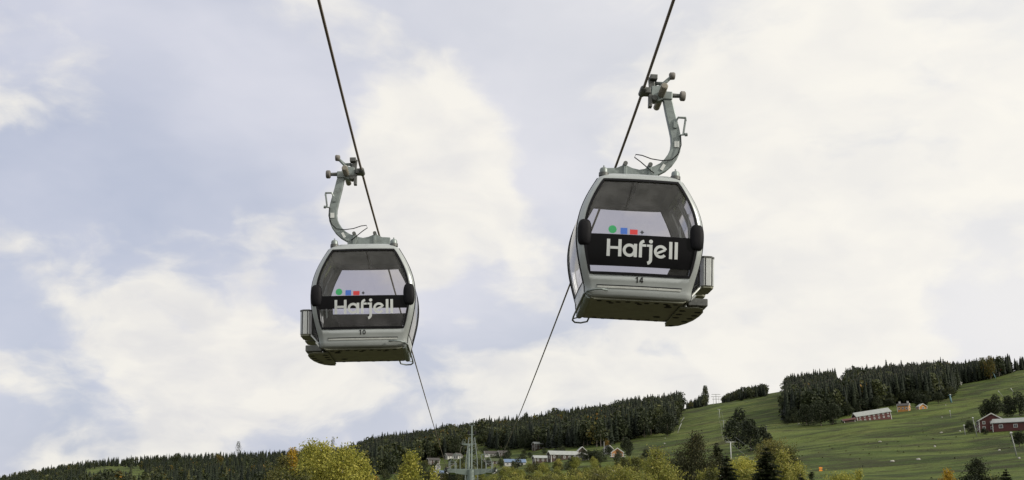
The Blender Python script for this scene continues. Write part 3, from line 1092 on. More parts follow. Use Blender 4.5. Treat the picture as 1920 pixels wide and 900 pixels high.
    for y in (-.45, .45):
        mb.tube([(.86 * sx, y, .30), (1.0 * sx, y, .42)], 0.018, 6)
        mb.tube([(.84 * sx, y, .22), (1.0 * sx, y, .31)], 0.018, 6)
        mb.tube([(.93 * sx, y, .60), (1.0 * sx, y, .60)], 0.018, 6)
    mb.box((.972 * sx, 0, .55), (.03, .9, .42))
    mb.build('rack_bracket', M['galv_dark'], rk)
    # tie bars below the rack
    for q in ([(.80 * sx, -.72, .06), (.88 * sx, -.74, .16)], [(.84 * sx, -.60, .16), (.99 * sx, -.55, .33)]):
        mb = MB()
        mb.tube(q, 0.018, 6)
        mb.build('tie_bar', M['silver_light'], root)

    # ---- roof dampers
    for x in (-.56, .56):
        for y in (-.66, .66):
            mb = MB()
            lathe_z(mb, x * sx, y, [(.078, 1.98), (.078, 2.035), (.066, 2.04)], 16, 0)
            lathe_z(mb, x * sx, y, [(.066, 2.035), (.064, 2.085), (.054, 2.11), (.022, 2.125), (.012, 2.13), (.012, 2.155)], 16, 1)
            mb.build('roof_damper', [M['galv_dark'], M['galv']], root, smooth=True, angle=40)

    # ---- hanger arm
    ar = empty('hanger', (0, 0, 0))
    ar.parent = root
    X = lambda x: (x + 0.105) * sx
    ar.location.z = -0.035
    ctr = [(.395, 3.64), (.425, 3.52), (.455, 3.38), (.49, 3.24), (.525, 3.10), (.552, 2.97), (.560, 2.85), (.548, 2.74), (.505, 2.63), (.44, 2.53), (.35, 2.44), (.25, 2.38), (.16, 2.345), (.08, 2.325)]
    wid = [.14, .15, .155, .16, .165, .165, .165, .165, .165, .165, .16, .16, .16, .15]
    mb = MB()
    mb.band([(X(x), z - 0.03) for x, z in ctr], wid, -.055, .055)
    mb.build('hanger_arm', M['galv'], ar, bevel=0.014)
    mb = MB()
    mb.box((X(.40), 0, 3.63), (.17, .15, .14))
    mb.build('arm_head', M['galv'], ar, bevel=0.015)
    # roof beam with its two pin lugs
    beam = [(-.56, 2.10), (-.56, 2.345), (-.40, 2.355), (-.31, 2.40), (-.22, 2.40), (-.14, 2.365), (-.03, 2.345), (.06, 2.365), (.10, 2.40), (.18, 2.40), (.27, 2.34), (.27, 2.10)]
    mb = MB()
    mb.prism([(X(x), z) for x, z in beam], 'y', -.05, .05)
    bo = mb.build('roof_beam', M['galv'], ar, bevel=0.008)
    for x in (-.262, .14):
        mb = MB()
        mb.prism([(X(x - .032), 2.08), (X(x + .032), 2.08), (X(x + .026), 2.43), (X(x - .026), 2.43)], 'y', -.085, .085)
        mb.build('lug', M['galv'], bo, bevel=0.006)
        mb = MB()
        mb.tube([(X(x), -.11, 2.425), (X(x), .11, 2.425)], 0.036, 12)
        mb.build('pin', M['galv_dark'], bo)
    for x in (-.50, .22):
        mb = MB()
        mb.box((X(x), 0, 2.06), (.12, .5, .10))
        mb.build('beam_foot', M['galv'], bo, bevel=0.006)
    # labels, brackets and the loose cable on the arm
    mb = MB()
    mb.tube([(X(.54), -.07, 3.18), (X(.58), -.09, 3.25), (X(.70), -.09, 3.25), (X(.70), -.09, 3.20)], 0.02, 6)
    mb.tube([(X(.70), -.09, 3.24), (X(.665), -.09, 2.96)], 0.017, 6)
    mb.tube([(X(.60), -.09, 2.95), (X(.70), -.09, 2.965)], 0.014, 6)
    mb.tube([(X(.69), -.09, 2.962), (X(.73), -.09, 2.968)], 0.030, 8)
    mb.box((X(.535), -.07, 3.13), (.06, .03, .11))
    mb.build('release_lever', M['galv'], ar)
    mb = MB()
    mb.box((X(.565), -.062, 2.80), (.075, .02, .10))
    mb.build('plate_tag', M['silver_light'], ar)
    mb = MB()
    mb.box((X(.345), -.062, 2.40), (.05, .02, .11), Matrix.Rotation(0.5 * sx, 3, 'Y'))
    mb.build('plate_tag', M['silver_light'], ar)
    mb = MB()
    w = [(.62, 2.95), (.63, 2.78), (.58, 2.62), (.48, 2.52), (.32, 2.50), (.15, 2.52), (.0, 2.57), (-.10, 2.58), (-.12, 2.53), (-.02, 2.46), (.10, 2.36), (.20, 2.28)]
    mb.tube([(X(x), -.10, z) for x, z in w], 0.009, 6)
    mb.build('wire', M['black'], ar, smooth=True)

    # ---- rope grip
    gr = empty('rope_grip', (0, 0, 0))
    gr.parent = root
    gr.location.z = -0.035
    mb = MB()
    mb.tube([(X(0), -.19, 3.70), (X(0), -.13, 3.70), (X(0), .13, 3.70), (X(0), .19, 3.70)], [.034, .056, .056, .034], 12)
    mb.box((X(.06), 0, 3.695), (.12, .20, .10))
    mb.build('jaw', M['galv_dark'], gr, bevel=0.01)
    mb = MB()
    mb.box((X(.155), 0, 3.74), (.10, .05, .42), Matrix.Rotation(-0.10 * sx, 3, 'Y'))
    mb.box((X(.125), -.02, 3.53), (.06, .12, .22))
    mb.box((X(.17), -.03, 3.93), (.12, .16, .08))
    mb.tube([(X(.19), -.1, 3.57), (X(.19), .1, 3.57)], .05, 8)
    mb.build('lever_plate', M['galv_dark'], gr, bevel=0.008)
    mb = MB()
    mb.prism([(X(.14), 3.78), (X(.33), 3.80), (X(.40), 3.70), (X(.34), 3.56), (X(.25), 3.52), (X(.13), 3.60)], 'y', -.07, .07)
    mb.build('grip_body', M['galv'], gr, bevel=0.012)
    mb = MB()
    mb.tube([(X(.30), -.42, 3.66), (X(.30), -.40, 3.66), (X(.30), .46, 3.60), (X(.30), .49, 3.60)], [.045, .06, .055, .035], 12)
    mb.build('spring_tube', M['rust_tube'], gr, smooth=True, angle=50)
    mb = MB()
    mb.tube([(X(.42), 0, 3.655), (X(.62), 0, 3.655)], [.042, .034], 10)
    mb.build('roller_axle', M['galv_dark'], gr)
    mb = MB()
    mb.tube([(X(.615), 0, 3.655), (X(.63), 0, 3.655), (X(.69), 0, 3.655), (X(.705), 0, 3.655)], [.062, .082, .082, .066], 18)
    mb.build('roller', M['roller'], gr, smooth=True, angle=50)
    mb = MB()
    mb.tube([(X(.27), -.02, 3.78), (X(.36), -.04, 3.85), (X(.46), -.06, 3.96)], [.030, .026, .030], 8)
    mb.tube([(X(.17), .06, 3.80), (X(.23), .05, 3.87), (X(.34), .0, 3.86), (X(.46), -.05, 3.96)], [.028, .034, .026, .028], 8)
    mb.build('control_arm', M['galv'], gr, smooth=True)
    mb = MB()
    mb.tube([(X(.43), -.06, 3.965), (X(.445), -.06, 3.968), (X(.505), -.06, 3.975), (X(.52), -.06, 3.975)], [.045, .062, .062, .048], 16)
    mb.build('control_roller', M['roller'], gr, smooth=True, angle=50)
    return root


YAW = -math.atan(AX)
make_cabin('14', 1, (rope_x(1, 19.0), 19.0, rope_z(1, 19.0)), R(2.6), YAW, 0.50, False,
           'larger silver gondola cabin numbered 14, its lettering wholly on a wide black band')
make_cabin('10', -1, (rope_x(-1, 23.3), 23.3, rope_z(-1, 23.3)), R(-1.4), YAW, 0.745, True,
           'smaller silver gondola cabin numbered 10, its lettering overhanging a narrow black band')

# ------------------------------------------------------------------ the next lift tower and the mast behind it
def lift_tower(y, label, detail):
    xc = (rope_x(1, y) + rope_x(-1, y)) / 2
    g0 = gz(xc, y)
    top = rope_z(1, y) if y <= TOWER_Y else gz(rope_x(1, y), y) + 9.5
    root = empty('lift_tower', (xc, y, g0))
    tag(root, label, 'lift tower', 'towers of the gondola lift')
    h = top - g0
    mb = MB()
    mb.tube([(0, 0, -1.0), (0, 0, h * 0.5), (0, 0, h - 0.2)], [.52, .46, .40], 14)
    mb.build('mast', M['green_steel'], root, smooth=True, angle=40)
    mb = MB()
    mb.prism([(-2.75, h - .20), (-2.6, h - .42), (-.5, h - .75), (.5, h - .75), (2.6, h - .42), (2.75, h - .20), (2.75, h - .12), (-2.75, h - .12)], 'y', -.22, .22)
    mb.build('crossarm', M['green_steel'], root, bevel=0.02)
    for s in (-1, 1):
        sb = empty('sheave_assembly', (s * 2.48, 0, h - .28))
        sb.parent = root
        mb = MB()
        mb.box((0, 0, 0), (.10, 3.4, .16))
        mb.build('beam', M['green_steel'], sb)
        for k in range(6):
            mb = MB()
            yy = -1.5 + k * .6
            mb.tube([(-.07, yy, .02), (-.03, yy, .02), (.03, yy, .02), (.07, yy, .02)], [.24, .21, .21, .24], 16)
            mb.build('sheave', M['black'], sb)
        # catwalk with railing
        cw = empty('catwalk', (s * 1.85, 0, h - .45))
        cw.parent = root
        mb = MB()
        mb.box((0, 0, -.1), (.6, 4.2, .05))
        mb.build('deck', M['galv'], cw)
        for px in (-.3, .3):
            for py in (-2.05, -.7, .7, 2.05):
                mb = MB()
                mb.tube([(px, py, -.1), (px, py, 1.0)], .022, 5)
                mb.build('railing_post', M['galv'], cw)
        for px in (-.3, .3):
            for zz in (1.0, .5):
                mb = MB()
                mb.tube([(px, -2.05, zz), (px, 2.05, zz)], .022, 5)
                mb.build('handrail', M['galv'], cw)
        for py in (-2.05, 2.05):
            mb = MB()
            mb.tube([(-.3, py, 1.0), (.3, py, 1.0)], .022, 5)
            mb.build('handrail', M['galv'], cw)
        # lifting frame above the sheaves
        lf = MB()
        lf.tube([(s * 1.1, 0, h - .2), (s * 1.1, 0, h + 1.35)], .04, 6)
        lf.tube([(s * 1.1, 0, h + 1.3), (s * 1.75, 0, h + 1.35)], .035, 6)
        lf.tube([(s * 1.75, 0, h + 1.35), (s * 2.3, 0, h + .2)], .03, 6)
        lf.build('lifting_frame', M['green_steel'], root)
    if detail:
        for s in (-1, 1):
            mb = MB()
            mb.tube([(s * (2.25 + .09 * k), -.5, h - .62 + .025 * k * k) for k in range(5)], .05, 6)
            mb.build('rope_guide', M['pole_white'], root, smooth=True)
    return root


lift_tower(TOWER_Y, 'grey-green lift tower with crossarm and railed catwalks in front of the village', True)
lift_tower(T2_Y, 'second lift tower farther up the cleared strip between the woods', False)


def lattice_mast():
    y = 150.0
    p = at(884, 900, y)
    top = at(884, 792, y).z
    g0 = gz(p.x, y)
    root = empty('lighting_mast', (p.x, y, g0))
    tag(root, 'tall slender lattice mast with lamps rising behind the lift tower', 'mast')
    h = top - g0
    mb = MB()
    mb.tube([(0, 0, -.5), (0, 0, h - .4)], [.12, .07], 8)
    mb.build('pole', M['green_steel'], root, smooth=True)
    for s in (-1, 1):
        mb = MB()
        mb.tube([(s * .95, 0, -.3), (s * .66, 0, h * .62), (s * .34, 0, h - 1.8)], .05, 6)
        mb.build('leg', M['galv'], root)
    mb = MB()
    k = 0
    z = 0.5
    while z < h - 1.8:
        w = .95 - .58 * z / (h - 1.8)
        mb.tube([(-w, 0, z), (w, 0, z + .55)], .024, 4)
        mb.tube([(w, 0, z), (-w, 0, z + .55)], .018, 4)
        z += .62
    mb.build('bracing', M['galv'], root)
    mb = MB()
    mb.tube([(-.30, 0, h - .35), (-.18, 0, h - .05), (.18, 0, h - .05), (.30, 0, h - .35)], .035, 6)
    mb.tube([(-.32, 0, h - .35), (.32, 0, h - .35)], .03, 6)
    mb.tube([(-.45, 0, h - 1.45), (.45, 0, h - 1.45)], .035, 6)
    mb.build('head_frame', M['galv'], root)
    for s in (-1, 1):
        mb = MB()
        lathe_z(mb, s * .40, 0, [(.05, h - 1.45), (.15, h - 1.40), (.13, h - 1.15), (.06, h - 1.02)], 10)
        mb.build('lamp', M['black'], root)


lattice_mast()

# ------------------------------------------------------------------ trees
rng = np.random.default_rng(11)


def quads_from(cent, right, up):
    """small quads: centres (n,3), half vectors (n,3)"""
    V = np.stack([cent - right - up * .2, cent - up, cent + right + up * .2, cent + up], 1).reshape(-1, 3)
    n = len(cent)
    F = np.arange(4 * n).reshape(n, 4)
    return V, F


def rand_dirs(n, g):
    v = g.normal(size=(n, 3))
    return v / np.linalg.norm(v, axis=1, keepdims=True)


def leaf_quads(cent, size, g, flat=0.0):
    n = len(cent)
    a = rand_dirs(n, g)
    b = rand_dirs(n, g)
    b = np.cross(a, b)
    b /= np.linalg.norm(b, axis=1, keepdims=True) + 1e-9
    s = size * g.uniform(.6, 1.3, (n, 1))
    return quads_from(cent, a * s, b * s * .65)


def tube_np(pts, rad, n=5):
    pts = np.asarray(pts, float)
    V, F = [], []
    for i, p in enumerate(pts):
        d = pts[min(i + 1, len(pts) - 1)] - pts[max(i - 1, 0)]
        d /= np.linalg.norm(d) + 1e-9
        a = np.cross(d, [0.31, 0.95, 0.05])
        a /= np.linalg.norm(a) + 1e-9
        b = np.cross(d, a)
        for k in range(n):
            V.append(p + rad[i] * (a * math.cos(2 * PI * k / n) + b * math.sin(2 * PI * k / n)))
    for i in range(len(pts) - 1):
        for k in range(n):
            F.append((i * n + k, i * n + (k + 1) % n, (i + 1) * n + (k + 1) % n, (i + 1) * n + k))
    return np.array(V), np.array(F)


def spruce_far(seed, layers=11, nb=7, h=1.0, rr=0.17):
    """unit-height spruce of drooping boughs; returns V, F(quads), is_trunk"""
    g = np.random.default_rng(seed)
    V, F, T = [], [], []
    k = 0
    v, f = tube_np([(0, 0, -.08), (0, 0, .5), (0, 0, .99)], [.016, .010, .002], 4)
    V.append(v); F.append(f); T += [1] * len(f); k += len(v)
    # dark inner body
    n = 7
    ang = np.arange(n) * 2 * PI / n
    c = []
    for z, r in ((.10, rr * .50), (.35, rr * .42), (.65, rr * .24), (.93, .012)):
        c += [(r * g.uniform(.75, 1.2) * math.cos(a), r * g.uniform(.75, 1.2) * math.sin(a), z) for a in ang]
    f = np.array([(i * n + j, i * n + (j + 1) % n, (i + 1) * n + (j + 1) % n, (i + 1) * n + j) for i in range(3) for j in range(n)])
    V.append(np.array(c)); F.append(f + k); T += [0] * len(f); k += len(c)
    for i in range(layers):
        s = (i + .3) / layers
        z = .07 + .91 * s ** .95
        r = rr * (1 - s) ** .85 * g.uniform(.85, 1.12) + .010
        m = max(4, int(round(nb * (1 - .4 * s))))
        a0 = g.uniform(0, 6.28)
        for j in range(m):
            a = a0 + 2 * PI * j / m + g.normal() * .16
            rl = r * g.uniform(.70, 1.22)
            d = np.array([math.cos(a), math.sin(a), 0])
            t = np.array([-math.sin(a), math.cos(a), 0])
            w = rl * .42 + .006
            dz = -.32 * rl
            p0 = np.array([0, 0, z + .025])
            vv = [p0, p0 * 0 + d * rl * .55 + t * w * .6 + [0, 0, z + dz * .3], d * rl + [0, 0, z + dz], d * rl * .55 - t * w * .6 + [0, 0, z + dz * .3]]
            V.append(np.array(vv)); F.append(np.array([[0, 1, 2, 3]]) + k); T.append(0); k += 4
    V = np.concatenate(V)
    F = np.concatenate(F)
    V[:, :2] += (np.clip(V[:, 2:3], 0, 1) * g.normal(size=2) * .012)
    return V, F, np.array(T)


def broad_far(seed, nleaf=260, leaf=.060, wide=.36, low=.10, lobes=13):
    """unit-height broadleaf tree: a crown of overlapping leaf clumps on a short trunk"""
    g = np.random.default_rng(seed)
    V, F, T = [], [], []
    v, f = tube_np([(0, 0, -.08), (.01, 0, .3), (0, .01, .7)], [.022, .016, .006], 4)
    V.append(v); F.append(f); T += [1] * len(f); k = len(v)
    mid, hz = (.96 + low) / 2, (1.02 - low) / 2
    lob = []
    for i in range(lobes):
        d = rand_dirs(1, g)[0] * g.uniform(.35, .78)
        if i < 3:
            d = np.array([d[0] * .5, d[1] * .5, .55 + .12 * i])
        taper = 1 - .35 * max(0, d[2]) - .15 * max(0, -d[2])
        lob.append((np.array([d[0] * wide * taper, d[1] * wide * taper, mid + d[2] * hz]), g.uniform(.11, .19) * (wide / .36) ** .5))
    lob.append((np.array([0, 0, mid]), min(wide, hz) * .8))
    w = np.array([r ** 2 for _, r in lob])
    ids = g.choice(len(lob), nleaf, p=w / w.sum())
    cc = np.array([c for c, r in lob])[ids]
    rr = np.array([r for c, r in lob])[ids]
    cs = cc + rand_dirs(nleaf, g) * (rr * g.uniform(.4, 1.05, nleaf) ** .5)[:, None] * np.array([1, 1, 1.05])
    cs[:, 2] = np.clip(cs[:, 2], low * .7 - .03 + g.uniform(0, .06, nleaf), 1.0)
    v, f = leaf_quads(cs, leaf, g)
    V.append(v); F.append(f + k); T += [0] * len(f)
    return np.concatenate(V), np.concatenate(F), np.array(T)


SPR = [spruce_far(100 + i, 11, 7, rr=r_) for i, r_ in enumerate((.19, .22, .24, .18, .26, .21))]
BRD = [broad_far(200 + i, wide=w_) for i, w_ in enumerate((.30, .36, .40, .33))]


def stamp(lst):
    """lst of (template, xyz, height, spread, rotz, tint) -> arrays of one joined mesh"""
    Vs, Fs, Ts, Ms = [], [], [], []
    k = 0
    g = np.random.default_rng(77)
    for (tp, p, h, sp, rz, ti) in lst:
        V, F, T = tp
        c, s = math.cos(rz), math.sin(rz)
        W = np.empty_like(V)
        W[:, 0] = (V[:, 0] * c - V[:, 1] * s) * h * sp + p[0]
        W[:, 1] = (V[:, 0] * s + V[:, 1] * c) * h * sp + p[1]
        W[:, 2] = V[:, 2] * h + p[2]
        Vs.append(W); Fs.append(F + k); Ms.append(T)
        Ts.append(np.clip(ti + np.repeat(g.normal(size=len(V) // 4 + 1), 4)[:len(V)] * .16 + (V[:, 2] - .5) * .06, 0, 1))
        k += len(V)
    return np.concatenate(Vs), np.concatenate(Fs), np.concatenate(Ms), np.concatenate(Ts)


def uvpts(ptsU, u):
    return np.interp(u, [p[0] for p in ptsU], [p[1] for p in ptsU])


def scatter(u0, u1, r0, r1, spacing, g):
    """jittered points over a fan of the hillside"""
    p0, p1 = math.atan((u0 - 960) / 2365), math.atan((u1 - 960) / 2365)
    out = []
    r = r0
    while r < r1:
        sp = spacing(r)
        n = max(1, int((p1 - p0) * r / sp))
        ph = p0 + (np.arange(n) + g.uniform(0, 1, n)) * (p1 - p0) / n
        rr = r + g.uniform(-.5, .5, n) * sp
        out.append(np.stack([np.sin(ph) * rr, np.cos(ph) * rr], -1))
        r += sp * .9
    P = np.concatenate(out)
    Z = ground(P[:, 0], P[:, 1])
    P = np.column_stack([P, Z])
    u, v = proj(P[:, 0], P[:, 1], P[:, 2])
    return P, u, v


L_B = [(640, 915), (700, 905), (740, 890), (800, 866), (880, 852), (889, 816), (909, 816), (916, 846), (1000, 843), (1130, 838), (1175, 828), (1230, 816), (1262, 807), (1278, 768)]
L_C = [(1470, 768), (1474, 793), (1520, 790), (1560, 782), (1600, 775), (1680, 758), (1740, 753), (1782, 745), (1796, 722), (1850, 712), (1908, 697), (1912, 680)]


def make_forest(name, label, region, cand, hfun, pbroad, tint, seed, n_single, single_label, group, key):
    g = np.random.default_rng(seed)
    P, u, v = cand
    keep = region(u, v, P)
    P, u, v = P[keep], u[keep], v[keep]
    items = []
    for p, uu, vv in zip(P, u, v):
        br = g.uniform() < pbroad(uu, vv)
        h = hfun(uu, vv, br, g)
        if br:
            ti = min(.86, max(0, .26 + abs(g.normal()) * .22))
            items.append((BRD[g.integers(len(BRD))], p, h * .85, g.uniform(.85, 1.25), g.uniform(0, 6.28), ti, True, key(uu, vv, p)))
        else:
            items.append((SPR[g.integers(len(SPR))], p, h, g.uniform(.85, 1.25), g.uniform(0, 6.28), tint + g.normal() * .2, False, key(uu, vv, p)))
    items.sort(key=lambda q: q[7])
    single, mass = items[:n_single], items[n_single:]
    for br, mats, nm in ((False, [M['needle'], M['bark']], name), (True, [M['leaf_far'], M['bark']], name.replace('spruce', 'broadleaf'))):
        sel = [q[:6] for q in mass if q[6] == br]
        if sel:
            V, F, mi, ti = stamp(sel)
            o = link(nm, np_mesh(nm, V, F, mats, mi, ti))
            tag(o, label[1] if br else label[0], 'trees', kind='stuff')
    cache = {}
    for (tp, p, h, sp, rz, ti, br, _) in single:
        kk = (id(tp), br, int(ti * 4))
        if kk not in cache:
            V, F, T = tp
            tt = np.clip((int(ti * 4) + .5) / 4 + np.random.default_rng(5).normal(size=len(V)) * .08, 0, 1)
            cache[kk] = np_mesh('spruce_tree' if not br else 'broadleaf_tree', V, F, [M['needle'] if not br else M['leaf_far'], M['bark']], T, tt)
        o = link('broadleaf_tree' if br else 'spruce_tree', cache[kk], None, p, (0, 0, rz))
        o.scale = (h * sp, h * sp, h)
        tag(o, single_label[1] if br else single_label[0], 'tree', group + (' broadleaf' if br else ' spruces'))
    return len(items)


g0 = np.random.default_rng(3)
# the long dark ridge beyond the birches
cA = scatter(-90, 720, 420, 1750, lambda r: 5.0 + r * .0066, g0)
make_forest('spruce_wood', ('dark spruce wood covering the long low ridge behind the golden birches', 'olive broadleaf trees mixed into the long low ridge wood'),
            lambda u, v, P: ((u < 702) & (v < 940) & ~(((u - 215) / 58) ** 2 + ((v - 890) / 14) ** 2 < 1) & ~((u > 158) & (u < 268) & (v > 884) & (v < 912))),
            cA, lambda u, v, br, g: g.uniform(6, 11.0) * (1.0 if not br else .95), lambda u, v: .16 if v < 875 else .40, .36, 21, 40,
            ('small dark spruce at the near foot of the long low ridge', 'olive broadleaf tree at the near foot of the long low ridge'), 'ridge foot', lambda u, v, p: math.hypot(p[0], p[1]))
# the wood above the village
cB = scatter(640, 1285, 560, 1330, lambda r: 3.2 + r * .0036, g0)
make_forest('spruce_wood', ('dark spruce wood climbing the hill above the village houses', 'broadleaf trees mixed into the wood above the village'),
            lambda u, v, P: (u > 655) & (u < 1279) & (v < uvpts(L_B, u)),
            cB, lambda u, v, br, g: (g.uniform(10, 15) + 1.6 * max(0, g.normal())) * (1 + .15 * (u > 1150)), lambda u, v: (.40 if v > uvpts(L_B, u) - 10 else .20) + (.25 if 780 < u < 890 else 0), .36, 22, 90,
            ('dark spruce at the lower edge of the wood above the village', 'dull green broadleaf tree at the lower edge of the wood above the village'), 'village wood edge', lambda u, v, p: uvpts(L_B, u) - v)
# the dense plantation on the right-hand hill
cC = scatter(1460, 1925, 540, 1020, lambda r: 2.2 + r * .0028, g0)
make_forest('spruce_wood', ('dense dark spruce plantation on the hill above the red barn', 'few broadleaf trees inside the dense plantation above the red barn'),
            lambda u, v, P: (u > 1473) & (u < 1910) & (v < uvpts(L_C, u)) & ~((u > 1568) & (u < 1588) & (v < 752)),
            cC, lambda u, v, br, g: (g.uniform(13, 16.5) + 1.2 * max(0, g.normal())) * (1.0 if u < 1780 else .85), lambda u, v: .17, .30, 23, 90,
            ('tall dark spruce at the front of the dense plantation above the red barn', 'broadleaf tree at the front of the dense plantation'), 'plantation front', lambda u, v, p: uvpts(L_C, u) - v)
# small copses on the open skyline
cD = scatter(1276, 1450, 1040, 1160, lambda r: 5.0, g0)
make_forest('spruce_wood', ('dark spruces in the small copses on the open skyline', 'broadleaf trees in the small copses on the open skyline'),
            lambda u, v, P: (((u > 1287) & (u < 1326)) | ((u > 1354) & (u < 1441))) & (v < uvpts([(1276, 772), (1300, 768), (1361, 758), (1442, 745)], u)),
            cD, lambda u, v, br, g: g.uniform(7, 12) * (.55 + .45 * min(1, max(0, (u - 1285) / 30 if u < 1340 else (u - 1350) / 40))), lambda u, v: .3, .36, 24, 24,
            ('dark spruce in the small copses on the open skyline', 'olive broadleaf tree in the small copses on the open skyline'), 'skyline copse', lambda u, v, p: p[1])
# a thin row on the far right skyline
cE = scatter(1905, 1990, 960, 1040, lambda r: 6.0, g0)
make_forest('spruce_wood', ('far row of dark spruces on the skyline past the plantation', 'far broadleaf trees on the skyline past the plantation'),
            lambda u, v, P: (u > 1904) & (v < 700), cE, lambda u, v, br, g: g.uniform(8, 11), lambda u, v: .0, .34, 25, 0,
            ('', ''), 'far row', lambda u, v, p: p[1])


# ---- single mid-distance trees and bushes, each its own thing
def mid_tree(u, v, top, label, name='broadleaf_tree', mat='leaf_far', ti=.3, sp=1.0, tpl=None, seed=0, group=None, cat='tree', n=2600, leaf=.024, wide=.36, low=.04):
    p = place(u, v)
    r = math.hypot(p.x, p.y)
    d = ray(u, top)
    h = (CAM_Z + r * d[2] / math.hypot(d[0], d[1])) - p.z
    h = max(h, 1.0)
    V, F, T = tpl if tpl is not None else broad_far(seed, n, leaf, wide, low)
    g = np.random.default_rng(seed + 9)
    tt = np.clip(ti + g.normal(size=len(V)) * .10, 0, 1)
    # one value for each leaf
    tt[-4 * (T == 0).sum():] = np.repeat(tt[-4 * (T == 0).sum()::4], 4) if name != 'spruce_tree' else tt[-4 * (T == 0).sum():]
    p.z -= .09 * h
    h *= 1.09
    root = empty(name, p, (0, 0, g.uniform(0, 6.28)))
    tag(root, label, cat, group)
    for nm, sel, m in (('crown', T == 0, mat), ('trunk', T == 1, 'bark')):
        Fs = F[sel]
        idx = np.unique(Fs)
        mp = np.zeros(len(V), int)
        mp[idx] = np.arange(len(idx))
        o = link(nm, np_mesh(nm, V[idx] * np.array([h * sp, h * sp, h]), mp[Fs], M[m], None, tt[idx]), root)
    return root


k = 0
for (u, v, top, sp, ti, lab) in [
        (1252, 818, 774, 1.35, .20, 'round dark broadleaf tree at the grassy end of the village wood'),
        (1236, 812, 762, .95, .42, 'yellowish broadleaf tree against the dark wood beside the round tree'),
        (1385, 842, 765, 1.05, .16, 'tallest dark broadleaf tree of the clump on the ski slope'),
        (1408, 846, 782, 1.15, .12, 'dark broadleaf tree in the middle of the slope clump'),
        (1432, 840, 797, 1.2, .13, 'low dark broadleaf tree at the outer side of the slope clump'),
        (1322, 757, 723, .62, .55, 'tall yellow-green tree sticking up from the skyline copse'),
        (1512, 798, 757, 1.3, .24, 'grey-green broadleaf tree at the lower corner of the plantation'),
        (1540, 799, 751, 1.15, .22, 'taller grey-green broadleaf tree beside the barn meadow'),
        (1562, 796, 755, 1.1, .24, 'grey-green broadleaf tree nearest the red barn ramp'),
        (1492, 792, 762, 1.2, .20, 'grey-green bush below the first plantation spruces'),
        (1590, 780, 756, 1.5, .34, 'light green bush behind the red barn ramp'),
        (1645, 768, 742, 1.5, .36, 'light green tree behind the red barn roof'),
        (1668, 764, 747, 1.8, .22, 'wide green bush between the red barn and the yellow house'),
        (1728, 764, 739, 1.9, .12, 'large dark rounded bush behind the yellow house'),
        (1760, 757, 735, 1.5, .30, 'mottled broadleaf tree beside the blue lift machine'),
        (1773, 735, 704, .8, .78, 'slim yellow-green tree at the edge of the plantation'),
        (1858, 711, 667, .75, .86, 'yellowing birch in front of the plantation near the hilltop'),
        (1845, 712, 671, .8, .80, 'second yellowing birch in front of the plantation near the hilltop'),
        (1790, 716, 694, 1.6, .22, 'dark bush at the inner corner of the hilltop clearing'),
        (1868, 783, 738, 1.1, .26, 'tall grey-green tree behind the red farmhouse roof'),
        (1850, 785, 748, 1.1, .30, 'grey-green tree at the gable end behind the red farmhouse'),
        (1890, 782, 742, 1.1, .20, 'dark broadleaf tree behind the white roofed farm wing'),
        (1912, 780, 735, 1.1, .16, 'dark broadleaf tree behind the far end of the farm wing'),
        (1820, 810, 788, 1.5, .33, 'thin pale bush by the fence in front of the farmhouse'),
        (1846, 815, 803, 1.8, .16, 'dark low bush at the farmhouse wall'),
        (1895, 805, 789, 1.7, .38, 'light green bush in front of the farm wing'),
        (1912, 838, 808, 1.6, .08, 'dark bush at the picture edge below the farm wing'),
        (445, 862, 828, .55, .30, 'lone round-topped pine standing clear of the long ridge'),
        (624, 846, 819, .45, .22, 'lone small pine on the ridge just above the golden birches'),
        (333, 872, 850, 1.2, .56, 'pale green tree on the face of the long ridge'),
        (320, 890, 872, .9, .93, 'bright yellow tree on the face of the long ridge'),
        (412, 880, 853, .8, .90, 'orange-yellow tree on the face of the long ridge'),
        (140, 905, 880, 1.3, .42, 'rounded grey-green tree beside the small green meadow'),
        (185, 902, 884, 1.5, .46, 'pale rounded bush at the edge of the small green meadow'),
        (70, 902, 887, 1.5, .50, 'pale green bush at the foot of the ridge, farthest from the lift'),
        (430, 900, 874, 1.2, .52, 'pale green tree on the ridge foot near the birches'),
        (380, 905, 880, 1.2, .46, 'dull green tree on the ridge foot below the yellow tree'),
        (1138, 846, 825, 1.0, .97, 'small orange tree beside the yellow timber house'),
        (1175, 850, 820, 1.3, .26, 'dark rounded tree behind the yellow timber house'),
        (1141, 856, 834, 1.0, .24, 'dark green tree under the small orange tree'),
        (830, 858, 823, 1.0, .42, 'broad green tree at the wood edge left of the lighting mast'),
        (855, 858, 817, .9, .40, 'tall green tree at the wood edge next to the lighting mast'),
        (800, 862, 822, .95, .44, 'green tree at the wood edge above the pointed birch'),
        (775, 868, 834, 1.1, .40, 'rounded green tree directly above the pointed birch'),
        (733, 880, 855, 1.0, .40, 'round pale green tree between the birch clump and the pointed birch'),
        (903, 836, 804, 1.0, .38, 'broad green tree at the wood edge right of the lighting mast'),
        (985, 845, 806, 1.0, .20, 'dark green tree above the roofs crossed by the haul rope'),
        (985, 795, 774, .8, .62, 'yellow-green tree top on the skyline crossed by the haul rope'),
        (1030, 800, 769, .6, .64, 'yellow-green tree standing out of the dark skyline spruces'),
        (1212, 860, 842, 1.4, .52, 'pale green bush on the meadow edge above the foreground birch')]:
    k += 1
    mid_tree(u, v, top, lab, ti=ti, sp=sp, seed=400 + k, group=None, cat='tree' if 'tree' in lab or 'pine' in lab or 'birch' in lab else 'bush',
             name='broadleaf_tree' if 'bush' not in lab else 'bush', low=.34 if 'lone' in lab else .02, n=2600 if 'lone' not in lab else 500)

